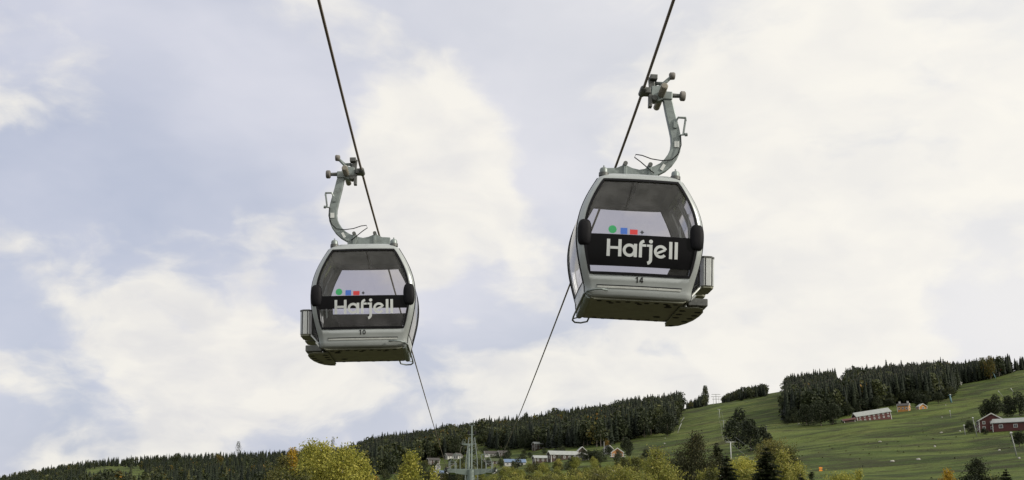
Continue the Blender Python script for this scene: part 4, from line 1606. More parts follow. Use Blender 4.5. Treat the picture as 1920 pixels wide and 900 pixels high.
# scattered bushes among the village houses and the long hedge of shrubs below it
g1 = np.random.default_rng(8)
shr_cache = [broad_far(500 + i, 1100, .034, w_, .0) for i, w_ in enumerate((.42, .50, .38, .46))]


def shrub_copy(name, tp, mat, ti, p, h, sp, label, group, cat):
    key = (id(tp), mat, round(ti, 1))
    if key not in shrub_copy.c:
        V, F, T = tp
        nl = (T == 0).sum()
        tt = np.full(len(V), ti)
        tt[-4 * nl:] = np.repeat(np.clip(ti + np.random.default_rng(4).normal(size=nl) * .14, 0, 1), 4)
        shrub_copy.c[key] = np_mesh(name, V, F, [M[mat], M['bark']], T, tt)
    o = link(name, shrub_copy.c[key], None, Vector((p[0], p[1], p[2] - .07 * h)), (0, 0, g1.uniform(0, 6.28)))
    o.scale = (h * sp, h * sp, h)
    tag(o, label, cat, group)


shrub_copy.c = {}
for i in range(64):
    u, v = g1.uniform(770, 1180), g1.uniform(846, 882)
    if v < uvpts(L_B, u) - 2:
        continue
    p = place(u, v)
    shrub_copy('bush', shr_cache[i % 4], 'leaf_far', float(np.clip(g1.normal(.34, .14), .1, .8)), p, g1.uniform(2.2, 4.6), g1.uniform(.9, 1.5),
               'dull green garden bush among the village houses', 'garden bushes in the village', 'bush')
for i in range(120):
    u = g1.uniform(880, 1235)
    r = g1.uniform(265, 400)
    d = ray(u, 880)
    hh = math.hypot(d[0], d[1])
    p = Vector((d[0] / hh * r, d[1] / hh * r, 0))
    p.z = gz(p.x, p.y)
    yel = g1.uniform() < (.75 if r > 350 else .45)
    shrub_copy('shrub', shr_cache[i % 4], 'leaf_olive' if not yel else 'leaf_green', float(np.clip(g1.normal(.35 if not yel else .5, .2), 0, 1)), p,
               g1.uniform(2.2, 3.9), g1.uniform(.9, 1.5), ('yellow-green' if yel else 'dark olive') + ' shrub in the thicket below the village houses', 'thicket shrubs ' + ('yellow-green' if yel else 'olive'), 'shrub')

for i in range(70):
    u = g1.uniform(1476, 1800)
    v = float(uvpts(L_C, u)) + g1.uniform(-3, 4)
    if 1600 < u < 1740 and v > float(uvpts(L_C, u)) + 0.5:
        v -= 4
    p = place(u, v)
    shrub_copy('bush', shr_cache[i % 4], 'leaf_far', float(np.clip(g1.normal(.26, .14), .05, .75)), p, g1.uniform(3.0, 7.5), g1.uniform(.9, 1.5),
               'grey-green bush along the foot of the dense plantation', 'bushes at the plantation foot', 'bush')

for i in range(60):
    u = g1.uniform(690, 905)
    v = g1.uniform(872, 908)
    p = place(u, v)
    shrub_copy('bush', shr_cache[i % 4], 'leaf_far' if i % 3 else 'leaf_olive', float(np.clip(g1.normal(.34, .16), .05, .8)), p, g1.uniform(2.2, 4.6), g1.uniform(.9, 1.5),
               ('dark green' if i % 3 else 'olive') + ' bush in the hollow between the birch clump and the lift tower', 'bushes in the hollow ' + ('dark green' if i % 3 else 'olive'), 'bush')

scr = []
gq = np.random.default_rng(91)
tuft = [broad_far(700 + i, 46, .16, .55, .0, 6) for i in range(4)]
for i in range(520):
    u, v = gq.uniform(1190, 1925), gq.uniform(735, 900)
    if v < float(np.interp(u, [1190, 1280, 1470, 1480, 1600, 1790, 1925], [840, 790, 760, 800, 792, 765, 730])):
        continue
    p = place(u, v)
    if math.sin(p.x * .05) * math.sin(p.y * .031 + 1) + gq.normal() * .4 < .25:
        continue
    h = gq.uniform(.12, .42)
    scr.append((tuft[i % 4], p, h, gq.uniform(1.0, 2.2), gq.uniform(0, 6.28), float(np.clip(gq.normal(.60, .14), .3, .85))))
V, F, mi, ti = stamp(scr)
o = link('meadow_scrub', np_mesh('meadow_scrub', V, F, [M['leaf_far'], M['bark']], mi, ti))
tag(o, 'low tussocks and scrub dotted over the open grass slope', 'scrub', kind='stuff')

# ------------------------------------------------------------------ foreground trees
def leafy_tree(name, u, top, y, half_px, mat, label, seed, nleaf=7000, leaf=.085, shape='cone', bark='birch_bark', spread=.16, tint_mid=.5, blotch=.22):
    """trunk, ascending limbs and twigs carrying many single leaves"""
    g = np.random.default_rng(seed)
    nleaf, leaf = int(nleaf * 1.9), leaf * .72
    P = at(u, top, y)
    base_z = gz(P.x, y)
    H = P.z - base_z
    W = half_px * y / 2365.0
    root = empty(name, (P.x, y, base_z))
    tag(root, label, 'tree' if 'bush' not in name else 'bush')
    V, F, k = [], [], 0
    lean = g.normal(size=2) * .03 * H
    trunk = [(lean[0] * s ** 2 + .04 * math.sin(s * 7 + seed), lean[1] * s ** 2, H * s * (.84 if shape == 'round' else .96) - .3 * (s == 0)) for s in np.linspace(0, 1, 8)]
    v, f = tube_np(trunk, list(np.linspace(.09, .012, 8) * (H / 7) ** .6), 6)
    V.append(v); F.append(f); k += len(v)
    nl = int(26 + H * 2.2)
    tw = []
    for i in range(nl):
        s = .10 + .88 * ((i + g.uniform()) / nl)
        if shape == 'cone':
            prof = min(1.0, (1 - s) * 1.55 + .06) * (.75 + .25 * min(1, s / .25))
        elif shape == 'round':
            prof = math.sqrt(max(0.02, 1 - ((s - .52) / .50) ** 2))
        else:
            prof = min(1.0, (1 - s) * 1.9 + .05) * (.8 + .2 * min(1, s / .3))
        L = W * prof * g.uniform(.62, 1.18)
        az = i * 2.399 + g.normal() * .35
        rise = g.uniform(.35, 1.0) if shape != 'pine' else g.uniform(-.05, .45)
        o = np.array([np.interp(s, np.linspace(0, 1, 8), [t_[q] for t_ in trunk]) for q in range(3)])
        d = np.array([math.cos(az), math.sin(az), rise])
        pts = [o + d * L * q - np.array([0, 0, .22 * L * q * q]) for q in (0, .35, .7, 1.0)]
        pts = np.array(pts)
        zc = H * (.86 if shape == 'round' else .92)
        pts[:, 2] = np.where(pts[:, 2] > zc, zc + (pts[:, 2] - zc) * .3, pts[:, 2])
        v, f = tube_np(pts, [.030 * (1 - s * .6), .020 * (1 - s * .6), .011, .004], 4)
        V.append(v); F.append(f + k); k += len(v)
        for q in np.linspace(.22, 1.0, 7):
            c = np.array([np.interp(q, (0, .35, .7, 1.0), pts[:, a_]) for a_ in range(3)])
            for _ in range(2):
                tw.append((c + g.normal(size=3) * L * .17, L))
    for s in np.linspace(.72, 1.0, 10):
        o = np.array([np.interp(s, np.linspace(0, 1, 8), [t_[q] for t_ in trunk]) for q in range(3)])
        tw.append((o + np.array([0, 0, .1 * H * (shape == 'round') * (s - .7)]), W * .42 * (1.12 - s)))
    link('trunk', np_mesh('trunk', np.concatenate(V), np.concatenate(F), M[bark]), root)
    C0 = np.array([t_[0] for t_ in tw])
    LL = np.array([t_[1] for t_ in tw])
    wgt = np.maximum(LL, .26 * W) ** 1.3
    ids = g.choice(len(tw), nleaf, p=wgt / wgt.sum())
    clump = g.normal(size=len(tw)) * blotch
    cent = C0[ids] + g.normal(size=(nleaf, 3)) * (spread * W * .75 + .05) * np.array([1, 1, .9])
    cent[:, 2] = np.where(cent[:, 2] > H, H + (cent[:, 2] - H) * .35, np.maximum(cent[:, 2], .1))
    v, f = leaf_quads(cent, leaf, g)
    tint = np.clip(tint_mid + clump[ids] + g.normal(size=nleaf) * .16, 0, 1)
    link('crown', np_mesh('crown', v, f, M[mat], None, np.repeat(tint, 4)), root)
    return root


def near_spruce(u, top, y, half_px, label, seed, mat='needle_near', nlay=34):
    g = np.random.default_rng(seed)
    P = at(u, top, y)
    base_z = gz(P.x, y)
    H = P.z - base_z
    W = 1.9 * half_px * y / 2365.0
    root = empty('spruce_tree', (P.x, y, base_z))
    tag(root, label, 'tree')
    v, f = tube_np([(0, 0, -.3), (0, 0, H * .5), (0, 0, H)], [.10, .06, .008], 6)
    V, F, k = [v], [f], len(v)
    cents, rights, ups = [], [], []
    nlay = max(nlay, int(H / .13))
    for i in range(nlay):
        s = (i + g.uniform(0, .6)) / nlay
        z = H * (.05 + .93 * s)
        m = int(11 - 5 * s)
        for j in range(m):
            az = g.uniform(0, 6.28)
            L = (W * (1 - s) ** .8 + .05) * g.uniform(.65, 1.2)
            d = np.array([math.cos(az), math.sin(az), 0])
            t = np.array([-math.sin(az), math.cos(az), 0])
            pts = np.array([np.array([0, 0, z]) + d * L * q + np.array([0, 0, L * (.16 * math.sin(q * 2.2) - .34 * q * q + .16 * q ** 4)]) for q in (0, .5, 1)])
            v, f = tube_np(pts, [.018, .010, .003], 3)
            V.append(v); F.append(f + k); k += len(v)
            nq = max(5, int(L / .055))
            for q in np.linspace(.10, 1.0, nq):
                c = np.array([np.interp(q, (0, .5, 1), pts[:, a_]) for a_ in range(3)])
                for sd in (-1, 1):
                    ww = (.025 + .30 * L * (1 - q) + .07 * min(1, L / .4)) * g.uniform(.6, 1.15)
                    cents.append(c + t * sd * ww * .5 + np.array([0, 0, -.25 * ww]))
                    rights.append((t * sd * .62 + d * .35 + np.array([0, 0, -.30 + g.normal() * .15])) * ww)
                    ups.append((d * .8 + np.array([0, 0, .4 + g.normal() * .3])) * .075)
    link('trunk', np_mesh('trunk', np.concatenate(V), np.concatenate(F), M['bark']), root)
    v, f = quads_from(np.array(cents), np.array(rights), np.array(ups))
    n = len(cents)
    link('crown', np_mesh('crown', v, f, M[mat], None, np.repeat(np.clip(.42 + g.normal(size=n) * .2, 0, 1), 4)), root)
    return root


LT = leafy_tree
# the birch clump under gondola 10
LT('birch_tree', 524, 856, 74, 38, 'leaf_olive', 'olive green young birch at the outer end of the golden clump', 1, 6500, .080, 'round', tint_mid=.6)
LT('birch_tree', 548, 832, 72, 22, 'leaf_gold', 'narrow golden birch near the outer end of the clump', 2, 4500, .080, 'cone')
LT('birch_tree', 568, 828, 76, 44, 'leaf_yg', 'yellow-green birch beside the narrow golden one', 3, 8000, .080, 'other', tint_mid=.45)
LT('birch_tree', 592, 820, 70, 48, 'leaf_yg', 'tallest pointed birch of the yellow-green clump', 4, 9000, .080, 'other', tint_mid=.5)
LT('birch_tree', 616, 822, 68, 48, 'leaf_yg', 'birch with orange tinted top in the middle of the clump', 5, 9000, .080, 'other', tint_mid=.68)
LT('birch_tree', 640, 830, 66, 50, 'leaf_yg', 'full yellow-green birch at the right of the tallest birch', 6, 9500, .080, 'other', tint_mid=.62)
LT('birch_tree', 666, 836, 69, 44, 'leaf_yg', 'loose topped yellow-green birch at the inner side of the clump', 7, 7500, .080, 'other', tint_mid=.5)
LT('birch_tree', 688, 853, 67, 36, 'leaf_yg', 'low yellow-green birch at the inner edge of the clump', 8, 6000, .080, 'cone', tint_mid=.55)
LT('birch_tree', 703, 871, 70, 18, 'leaf_orange', 'small orange tinted birch just past the birch clump', 9, 3000, .075, 'round', tint_mid=.6)
LT('birch_tree', 538, 848, 71, 34, 'leaf_olive', 'olive birch between the outer birch and the narrow golden one', 41, 7000, .08, 'other', tint_mid=.75)
LT('bush', 560, 866, 64, 50, 'leaf_olive', 'dark olive bush filling the shady front of the birch clump', 10, 7500, .080, 'round', tint_mid=.3)
LT('birch_tree', 771, 841, 74, 40, 'leaf_yg', 'pointed yellow-green birch standing alone beside the lift tower', 12, 9000, .080, 'cone', tint_mid=.5)
LT('birch_tree', 807, 874, 72, 20, 'leaf_yg', 'small birch tip at the foot of the pointed birch', 13, 3200, .075, 'cone', tint_mid=.6)
LT('bush', 735, 885, 76, 26, 'leaf_olive', 'olive bush between the birch clump and the pointed birch', 14, 4000, .075, 'round', tint_mid=.5)
# the group under gondola 14
LT('birch_tree', 1236, 836, 78, 46, 'leaf_green', 'yellow-green birch with reddish tips left of the dark pine', 15, 9500, .080, 'other', tint_mid=.55)
LT('bush', 1215, 868, 74, 26, 'leaf_green', 'leafy green bush at the foot of the birch with reddish tips', 16, 4500, .075, 'round', tint_mid=.5)
LT('pine_tree', 1299, 806, 88, 62, 'pine', 'tall dark olive pine with a flat ragged crown', 17, 19000, .075, 'cone', 'bark', .11, .45, .25)
LT('pine_tree', 1276, 838, 92, 26, 'pine', 'shorter dark pine leaning against the tall olive pine', 18, 5000, .075, 'cone', 'bark', .13, .35)
near_spruce(1344, 826, 96, 28, 'dark spruce directly behind the tall olive pine', 19)
LT('bush', 1335, 858, 80, 26, 'leaf_olive', 'dull brown bush between the pine and the small spruce', 20, 3800, .075, 'round', tint_mid=.05)
near_spruce(1362, 850, 72, 30, 'narrow dark spruce in front of the bright birch', 21)
LT('birch_tree', 1392, 848, 84, 40, 'leaf_yg', 'bright yellow-green birch between two dark spruces', 22, 9500, .080, 'round', tint_mid=.62)
LT('birch_tree', 1372, 856, 86, 22, 'leaf_yg', 'bright birch shoot beside the narrow dark spruce', 23, 4000, .080, 'cone', tint_mid=.6)
near_spruce(1436, 834, 74, 36, 'pointed dark spruce in front of the round olive birch', 24)
LT('birch_tree', 1442, 810, 118, 36, 'leaf_olive', 'round olive birch behind the pointed dark spruce', 25, 11000, .10, 'round', tint_mid=.85)
LT('birch_tree', 1478, 822, 116, 32, 'leaf_olive', 'grey-olive birch with bare stems beside the grass slope', 26, 7000, .10, 'round', tint_mid=.45)
LT('birch_tree', 1462, 838, 78, 32, 'leaf_green', 'bright green birch cone right of the pointed dark spruce', 27, 8000, .080, 'cone', tint_mid=.65)
LT('birch_tree', 1497, 862, 96, 22, 'leaf_yg', 'low yellow-green birch at the outer edge of the group', 28, 4500, .085, 'cone', tint_mid=.6)
near_spruce(1521, 881, 84, 14, 'little dark spruce at the outer end of the group on the grass', 29, nlay=14)
near_spruce(1500, 886, 80, 16, 'little dark spruce half hidden below the low birch', 30, nlay=14)
LT('bush', 1580, 880, 92, 34, 'leaf_yg', 'rounded yellow-green bush alone on the grass slope', 31, 6000, .085, 'round', tint_mid=.45)
LT('birch_tree', 1606, 876, 94, 16, 'leaf_yg', 'small birch shoot beside the rounded yellow-green bush', 32, 3000, .085, 'cone', tint_mid=.55)
LT('birch_tree', 1772, 878, 88, 24, 'leaf_gold', 'small yellow birch in front of the grass slope', 33, 4500, .080, 'cone', tint_mid=.4)
LT('pine_tree', 1830, 854, 84, 34, 'needle_near', 'dark bushy pine below the red farmhouse', 34, 9000, .070, 'other', 'bark', .13, .3)
near_spruce(1885, 876, 82, 18, 'small dark spruce below the farm wing', 35, nlay=16)
LT('bush', 1856, 883, 86, 26, 'leaf_olive', 'olive bush between the dark pine and the small spruce', 36, 4000, .08, 'round', tint_mid=.8)


for i, (u, top, y, half, mat, lab) in enumerate([
        (1172, 866, 112, 34, 'leaf_green', 'broad light green bush at the near edge of the thicket'),
        (1128, 876, 118, 36, 'leaf_olive', 'low olive bush in front of the thicket under the timber house'),
        (1076, 882, 120, 38, 'leaf_green', 'low light green bush in front of the long brown lodge'),
        (1022, 884, 116, 34, 'leaf_olive', 'low olive bush in front of the thicket below the terraced house'),
        (968, 886, 122, 32, 'leaf_green', 'low light green bush near the lift tower foot'),
        (1262, 862, 100, 30, 'leaf_olive', 'olive bush at the foot of the dark olive pine'),
        (1322, 868, 84, 30, 'leaf_green', 'green bush between the olive pine and the narrow spruce'),
        (1412, 866, 82, 30, 'leaf_green', 'green bush filling the gap beside the pointed spruce'),
        (1482, 858, 84, 28, 'leaf_green', 'light green bush at the foot of the grey-olive birch')]):
    LT('bush', u, top, y, half, mat, lab, 60 + i, 6500, .095, 'round', tint_mid=.55)


# ------------------------------------------------------------------ houses
def house(name, label, u, v, wpx, yaw, L, H, rise, wall, roof, rows=1, cols=3, gable_cols=2, trim='white_trim', chimney=0, over=.5, deck=None, win=(.9, 1.1), gable_rows=1, cat='house', tilt=0.0, group=None):
    """gable end faces the camera at yaw 0; width set from its size in view; long side along local y"""
    p = place(u, v)
    r = math.hypot(p.x, p.y)
    W = wpx * r / 2365.0
    L, H, rise, over = L * .66, H * .66, rise * .66, over * .7
    win = (win[0] * .62, win[1] * .66)
    face = math.atan2(-p.x, p.y)
    root = empty(name, p - Vector((0, 0, .3)), (tilt, 0, face + yaw))
    tag(root, label, cat, group)
    hw = W / 2
    mb = MB()
    mb.prism([(-hw, -3.5), (hw, -3.5), (hw, H), (0, H + rise), (-hw, H)], 'y', -L / 2, L / 2)
    mb.build('wall', M[wall], root)
    sl = math.atan2(rise, hw)
    for s in (-1, 1):
        mb = MB()
        ex, ez = hw + over * math.cos(sl), H - over * math.sin(sl)
        q = [(0, H + rise + .02), (s * ex, ez + .02), (s * ex, ez + .20), (0, H + rise + .22)]
        mb.prism(q, 'y', -L / 2 - over, L / 2 + over)
        mb.build('roof', M[roof], root)
        for e in (-1, 1):
            mb = MB()
            q = [(0, H + rise - .12), (s * ex, ez - .12), (s * ex, ez + .16), (0, H + rise + .18)]
            yy = e * (L / 2 + over + .03)
            mb.prism(q, 'y', yy - .05, yy + .05)
            mb.build('barge_board', M[trim], root)
    for s in (-1, 1):
        for e in (-1, 1):
            mb = MB()
            mb.box((s * (hw - .05), e * (L / 2 - .05), H / 2 - .5), (.22, .22, H + .9))
            mb.build('corner_board', M[trim], root)

    def window(c, axis):
        fr = MB()
        w, h = win
        if axis == 'y':
            fr.box(c, (w + .28, .10, h + .28))
        else:
            fr.box(c, (.10, w + .28, h + .28))
        o = fr.build('window', M[trim], root)
        out = math.copysign(.055, c[1] if axis == 'y' else c[0])
        for a_ in (-.5, .5):
            pn = MB()
            if axis == 'y':
                pn.box((c[0] + a_ * w * .52, c[1] + out, c[2]), (w * .44, .02, h))
            else:
                pn.box((c[0] + out, c[1] + a_ * w * .52, c[2]), (.02, w * .44, h))
            pn.build('pane', M['dark_pane'], o)
    for e in (-1, 1):
        for rr in range(gable_rows):
            for i in range(gable_cols):
                x = (i - (gable_cols - 1) / 2) * W / (gable_cols + .2)
                window((x, e * (L / 2 + .04), H * (rr + .55) / gable_rows), 'y')
        if rise > 2.2:
            window((0, e * (L / 2 + .04), H + rise * .38), 'y')
    for s in (-1, 1):
        for rr in range(rows):
            for i in range(cols):
                y = (i - (cols - 1) / 2) * L / (cols + .15)
                window((s * (hw + .04), y, H * (rr + .55) / rows), 'x')
    for c in range(chimney):
        mb = MB()
        yy = (0 if chimney == 1 else (-.36 + .72 * c) * L)
        mb.box((hw * .12, yy, H + rise + .4), (.7, .7, 1.6))
        o = mb.build('chimney', M['white_wall'], root)
        mb = MB()
        mb.box((hw * .12, yy, H + rise + 1.25), (.85, .85, .12))
        mb.build('cap', M['roof_dark'], o)
    if deck:
        mb = MB()
        mb.box((0, -L / 2 - 1.0, .15), (W + 1.4, 2.0, .25))
        dk = mb.build('deck', M['white_trim'], root)
        for i in range(4):
            mb = MB()
            mb.box(((i - 1.5) * W / 3, -L / 2 - 1.6, -1.5), (.2, .2, 3.1))
            mb.build('post', M['brown_wall'], dk)
        mb = MB()
        mb.box((0, -L / 2 - 1.95, .9), (W + 1.4, .06, .10))
        mb.build('railing', M['white_trim'], dk)
    return root


house('barn', 'long dark red barn with grey metal roof on the meadow edge', 1636, 787, 20, R(-66), 23, 3.9, 2.4, 'red_wall', 'roof_grey', 2, 7, 1, over=.6, cat='barn', win=(.7, .7), gable_rows=1, tilt=R(9))
house('shed', 'small open-ended red roofed annex at the low end of the long barn', 1592, 792, 10, R(-72), 7.0, 1.9, .7, 'brown_wall', 'red_wall', 0, 0, 0, cat='shed', over=.8, tilt=R(8))
house('house', 'ochre yellow house with two white chimneys above the ski meadow', 1695, 771, 18, R(80), 7.6, 3.8, 1.7, 'yellow_wall', 'roof_dark', 1, 3, 1, chimney=2, over=.3)
house('house', 'small ochre house with pointed roof beside the two chimneyed house', 1728, 767, 15, R(25), 5.0, 1.9, 2.0, 'yellow_wall', 'roof_grey', 1, 2, 1, over=.3)
house('farmhouse', 'red farmhouse with white trimmed gable and many small windows', 1858, 807, 42, R(6), 11, 4.4, 2.9, 'red_wall', 'roof_grey', 2, 3, 3, gable_rows=2, over=.6, win=(.9, .9))
house('farm_wing', 'long red farm wing with pale roof beside the red farmhouse', 1908, 806, 22, R(76), 19, 3.6, 1.6, 'red_wall', 'roof_grey', 1, 3, 1, over=.5, win=(1.4, 1.1))
house('timber_house', 'honey coloured timber house with white deck below the orange tree', 1157, 857, 22, R(5), 6, 2.8, 2.2, 'timber_wall', 'roof_grey', 1, 2, 3, over=.5, deck=True, win=(.5, .9))
house('house', 'pale narrow house behind the honey coloured timber house', 1140, 851, 13, R(20), 6, 3.4, 2.0, 'white_wall', 'roof_dark', 1, 2, 1)
house('lodge', 'long dark brown lodge with grey roof in the village', 1055, 862, 20, R(-70), 17, 3.4, 2.0, 'brown_wall', 'roof_grey', 1, 5, 1, over=.7)
house('house', 'brown house with white framed gable above the long lodge', 1090, 856, 16, R(8), 9, 3.6, 2.4, 'brown_wall', 'roof_grey', 1, 3, 2)
house('lodge', 'grey walled low building right of the long brown lodge', 1092, 863, 25, R(-5), 7, 3.0, 1.2, 'grey_wall', 'roof_dark', 1, 2, 3)
house('lodge', 'low brown building with pale roof at the outer end of the lodge', 1020, 866, 20, R(-75), 13, 2.6, 1.4, 'brown_wall', 'roof_grey', 1, 4, 1)
house('house', 'white and dark terraced house below the haul rope', 1012, 842, 12, R(-65), 12, 4.6, 1.6, 'brown_wall', 'roof_grey', 2, 4, 1, trim='white_wall')
house('house', 'blue roofed white house beside the haul rope', 965, 873, 12, R(-80), 13, 2.6, 1.6, 'white_wall', 'roof_blue', 1, 4, 1)
house('house', 'white house in a row right of the lighting mast', 922, 856, 10, R(-78), 11, 2.8, 1.6, 'white_wall', 'roof_dark', 1, 4, 1)
house('house', 'small dark house with white windows above the haul rope', 943, 855, 10, R(-70), 7, 2.6, 1.6, 'brown_wall', 'roof_dark', 1, 2, 1, trim='white_wall')
house('house', 'dark house with white trim half hidden in trees high right of the mast', 968, 833, 10, R(-70), 7, 3.6, 1.6, 'brown_wall', 'roof_dark', 2, 2, 1, trim='white_wall')
house('house', 'low dark house with pale windows below the white row house', 922, 870, 12, R(-75), 9, 2.4, 1.4, 'brown_wall', 'roof_sod', 1, 3, 1, trim='white_wall')
house('house', 'white gabled house left of the lighting mast', 845, 860, 12, R(-60), 9, 2.8, 2.0, 'white_wall', 'roof_dark', 1, 3, 2)
house('house', 'second white gabled house closest to the lighting mast', 859, 860, 10, R(-30), 8, 2.8, 2.0, 'white_wall', 'roof_dark', 1, 2, 2)
house('house', 'dark house with white balcony lines above the pointed birch', 812, 871, 12, R(-70), 9, 4.0, 1.4, 'brown_wall', 'roof_dark', 2, 3, 1, trim='white_wall')
house('house', 'small white gable peeping out below the dark balcony house', 821, 881, 9, R(0), 7, 2.6, 2.0, 'white_wall', 'roof_sod', 1, 2, 1)
house('house', 'brown house with blue roof edge at the bottom beside the tower', 836, 897, 26, R(-72), 11, 2.6, 1.4, 'brown_wall', 'roof_blue', 1, 3, 1, over=.7)
house('house', 'tiny white house among the dark trees above the orange tree', 1124, 823, 9, R(-70), 5, 2.2, 1.2, 'white_wall', 'roof_dark', 1, 2, 1)
house('cabin', 'low dark cabin on the far ridge beside the lone pine', 412, 862, 12, R(80), 12, 6.0, 2.0, 'brown_wall', 'roof_dark', 1, 2, 1, cat='cabin')
house('hut', 'small grey hut in the corner of the hilltop clearing', 1798, 722, 7, R(30), 3.5, 2.6, .8, 'grey_wall', 'roof_grey', 1, 1, 1, cat='hut')


# ------------------------------------------------------------------ ski lift pylons, lances, lamps, sign
def pole(name, label, u, v, top, rad, mat, lean=(0, 0), head=None, cat='pole', group=None):
    p = place(u, v)
    r = math.hypot(p.x, p.y)
    d = ray(u, top)
    h = (CAM_Z + r * d[2] / math.hypot(d[0], d[1])) - p.z
    root = empty(name, p)
    tag(root, label, cat, group)
    lx = lean[0] * r / 2365.0
    mb = MB()
    mb.tube([(0, 0, -.6), (lx * .5, 0, h * .5), (lx, 0, h)], [rad * 1.2, rad, rad * .8], 7)
    mb.build('shaft', M[mat], root, smooth=True)
    if head == 'tee':
        mb = MB()
        mb.box((lx, 0, h - .1), (2.6, .16, .14))
        mb.build('crossarm', M[mat], root)
        for s in (-1, 1):
            mb = MB()
            mb.tube([(lx + s * 1.2 - .08, 0, h + .05), (lx + s * 1.2 + .08, 0, h + .05)], .2, 10)
            mb.build('sheave', M['galv_dark'], root)
    elif head == 'lamp':
        mb = MB()
        mb.box((lx, -.1, h + .05), (.42, .3, .26), Matrix.Rotation(.5, 3, 'X'))
        mb.build('lamp_head', M['pole_white'], root)
    elif head == 'lance':
        mb = MB()
        mb.tube([(lx * .75, 0, h * .75), (lx * 1.02, 0, h * 1.02)], [rad * 1.2, rad * 1.8], 7)
        mb.build('nozzle', M['pole_white'], root)
    elif head == 'gantry':
        for zz, ww in ((h - .2, 7.0), (h - 2.0, 8.0), (h - 4.0, 6.0)):
            mb = MB()
            mb.box((lx, 0, zz), (ww, .3, .3))
            mb.build('crossarm', M[mat], root)
        for s in (-1, 1):
            mb = MB()
            mb.tube([(lx + s * 2.2, 0, -.5), (lx + s * 2.2, 0, h * .75)], .12, 6)
            mb.build('leg', M[mat], root)
    elif head == 'bigarm':
        mb = MB()
        mb.box((lx, 0, h), (1.5, .8, .35))
        mb.build('machine_head', M[mat], root)
        mb = MB()
        mb.box((lx, -.7, h + .2), (.6, .2, .5))
        mb.build('panel', M['pole_white'], root)
    return root


pole('lift_pylon', 'pale T-shaped ski lift pylon rising behind the bright birches', 1371, 866, 828, .14, 'pole_white', (0, 0), 'tee', 'lift pylon')
pole('lift_pylon', 'small pale ski lift pylon high on the open slope', 1350, 784, 767, .12, 'pole_white', (-1, 0), 'tee', 'lift pylon')
pole('lift_pylon', 'thin ski lift pylon midway up the open slope', 1357, 808, 788, .14, 'pole', (0, 0), 'tee', 'lift pylon')
pole('lift_gantry', 'ladder-like lift gantry silhouetted on the skyline between the copses', 1343, 758, 739, .22, 'pole', (0, 0), 'gantry', 'lift gantry')
pole('snow_lance', 'bent pale snow lance leaning beside the round dark tree', 1270, 812, 794, .13, 'pole_white', (8, 0), 'lance', 'snow lance')
pole('snow_lance', 'second pale snow lance leaning higher beside the round dark tree', 1275, 793, 783, .13, 'pole_white', (8, 0), 'lance', 'snow lance')
pole('snow_lance', 'pale snow lance leaning below the plantation corner', 1471, 757, 746, .13, 'pole_white', (-7, 0), 'lance', 'snow lance')
pole('snow_lance', 'snow lance leaning on the grass in the hilltop clearing', 1882, 744, 733, .10, 'pole', (-9, 0), 'lance', 'snow lance')
pole('snow_lance', 'snow lance leaning at the picture edge of the hilltop clearing', 1905, 743, 728, .10, 'pole', (-8, 0), 'lance', 'snow lance')
pole('lift_machine', 'teal lift station pillar at the edge of the dark wood', 1784, 755, 741, .45, 'blue_mat', (-2, 0), 'bigarm', 'lift machine')
pole('lift_machine', 'teal lift pillar leaning on the golden hilltop strip', 1867, 709, 697, .32, 'blue_mat', (-5, 0), 'bigarm', 'lift machine')
pole('lamp_post', 'floodlight post standing tall in front of the farmhouse gable', 1832, 818, 784, .12, 'pole', (-5, 0), 'lamp', 'lamp post')
pole('lamp_post', 'floodlight post at the dark bush below the farm wing', 1907, 856, 812, .12, 'pole', (-7, 0), 'lamp', 'lamp post')
pole('lamp_post', 'small floodlight post alone on the meadow above the bushes', 1783, 784, 771, .10, 'pole', (-1, 0), 'lamp', 'lamp post')
pole('lamp_post', 'thin lamp post by the fence bush left of the farmhouse', 1810, 816, 798, .10, 'pole', (-1, 0), 'lamp', 'lamp post')
pole('lamp_post', 'lamp post between the orange tree and the timber house', 1133, 858, 828, .12, 'pole', (0, 0), None, 'lamp post')
pole('lamp_post', 'lamp post above the round olive birch', 1438, 822, 800, .10, 'pole', (0, 0), 'lamp', 'lamp post')
pole('lamp_post', 'short lamp post on the hilltop track beside the plantation', 1852, 711, 704, .12, 'pole_white', (0, 0), 'lamp', 'lamp post')

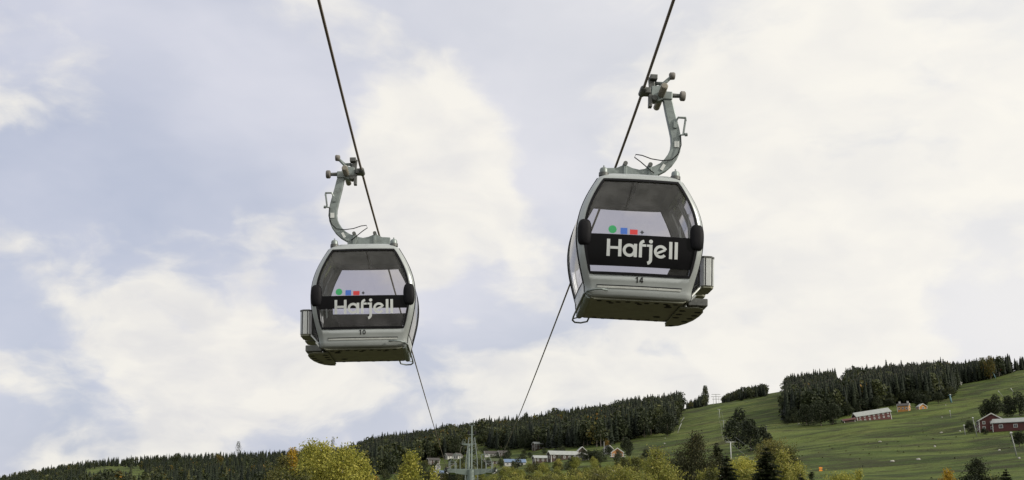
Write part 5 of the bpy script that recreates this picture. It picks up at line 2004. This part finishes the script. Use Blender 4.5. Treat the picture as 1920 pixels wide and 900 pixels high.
# drag lift cables between the pylons of the open slope
pA, pB, pC = place(1371, 866), place(1357, 808), place(1350, 784)
for s, nm in ((-1, 'sagging lift cable on the outer side of the pale pylon'), (1, 'sagging lift cable on the tree side of the pale pylon')):
    pts = []
    q0 = Vector((pA.x + s * 1.2 + s * 1.2, pA.y - 45, gz(pA.x, pA.y - 45) + 1.5))
    chain = [q0, pA + Vector((s * 1.2, 0, 6.3)), pB + Vector((s * 1.2, 0, 3.4)), pC + Vector((s * 1.2, 0, 3.6))]
    for a_, b_ in zip(chain, chain[1:]):
        for k in range(8):
            t_ = k / 8
            pts.append(a_.lerp(b_, t_) - Vector((0, 0, 4 * t_ * (1 - t_) * (a_ - b_).length * .012)))
    pts.append(chain[-1])
    mb = MB()
    mb.tube(pts, .028, 5)
    tag(mb.build('lift_cable', M['pole']), nm, 'cable', 'cables of the ski lift')


def marker_sign():
    p = place(1539, 884)
    root = empty('marker_sign', p)
    tag(root, 'small orange double marker board alone on the lower grass slope', 'sign')
    r = math.hypot(p.x, p.y)
    w = 6 * r / 2365.0
    mb = MB()
    mb.tube([(0, .06, -.4), (0, .06, w * 1.35)], .04, 6)
    mb.build('post', M['pole'], root)
    for z in (w * .30, w * 1.0):
        mb = MB()
        mb.box((0, 0, z), (w, .04, w * .48))
        mb.build('board', M['orange_sign'], root, bevel=0.01)


marker_sign()


def red_pad():
    p = place(1876, 703)
    root = empty('safety_pad', p)
    tag(root, 'red and white padded post on the golden hilltop strip', 'padded post')
    for i, m in enumerate(('white_wall', 'red_mat', 'white_wall', 'red_mat')):
        mb = MB()
        lathe_z(mb, 0, 0, [(.75, i * 1.0), (.8, i * 1.0 + .15), (.8, i + .85), (.75, i + .99)], 10)
        mb.build('pad', M[m], root)


red_pad()

# pale boulders and caps lying on the meadow
gs = np.random.default_rng(31)
for (u, v) in [(1650, 829), (1673, 866), (1773, 760), (1766, 783), (1722, 862), (1800, 809), (1765, 812), (1753, 838), (1874, 845), (1911, 860), (1498, 795), (1247, 822), (1246, 832)]:
    p = place(u, v)
    mb = MB()
    rounded_pod(mb, (0, 0, .08), gs.uniform(.22, .5), gs.uniform(.2, .35), .22, .8, 6, 8)
    mb.v = [(x + gs.normal() * .03, y + gs.normal() * .03, z + gs.normal() * .03) for x, y, z in mb.v]
    o = mb.build('boulder', M['boulder'], None, loc=p)
    tag(o, 'small pale boulder lying on the open grass slope', 'boulder', 'pale boulders on the slope')
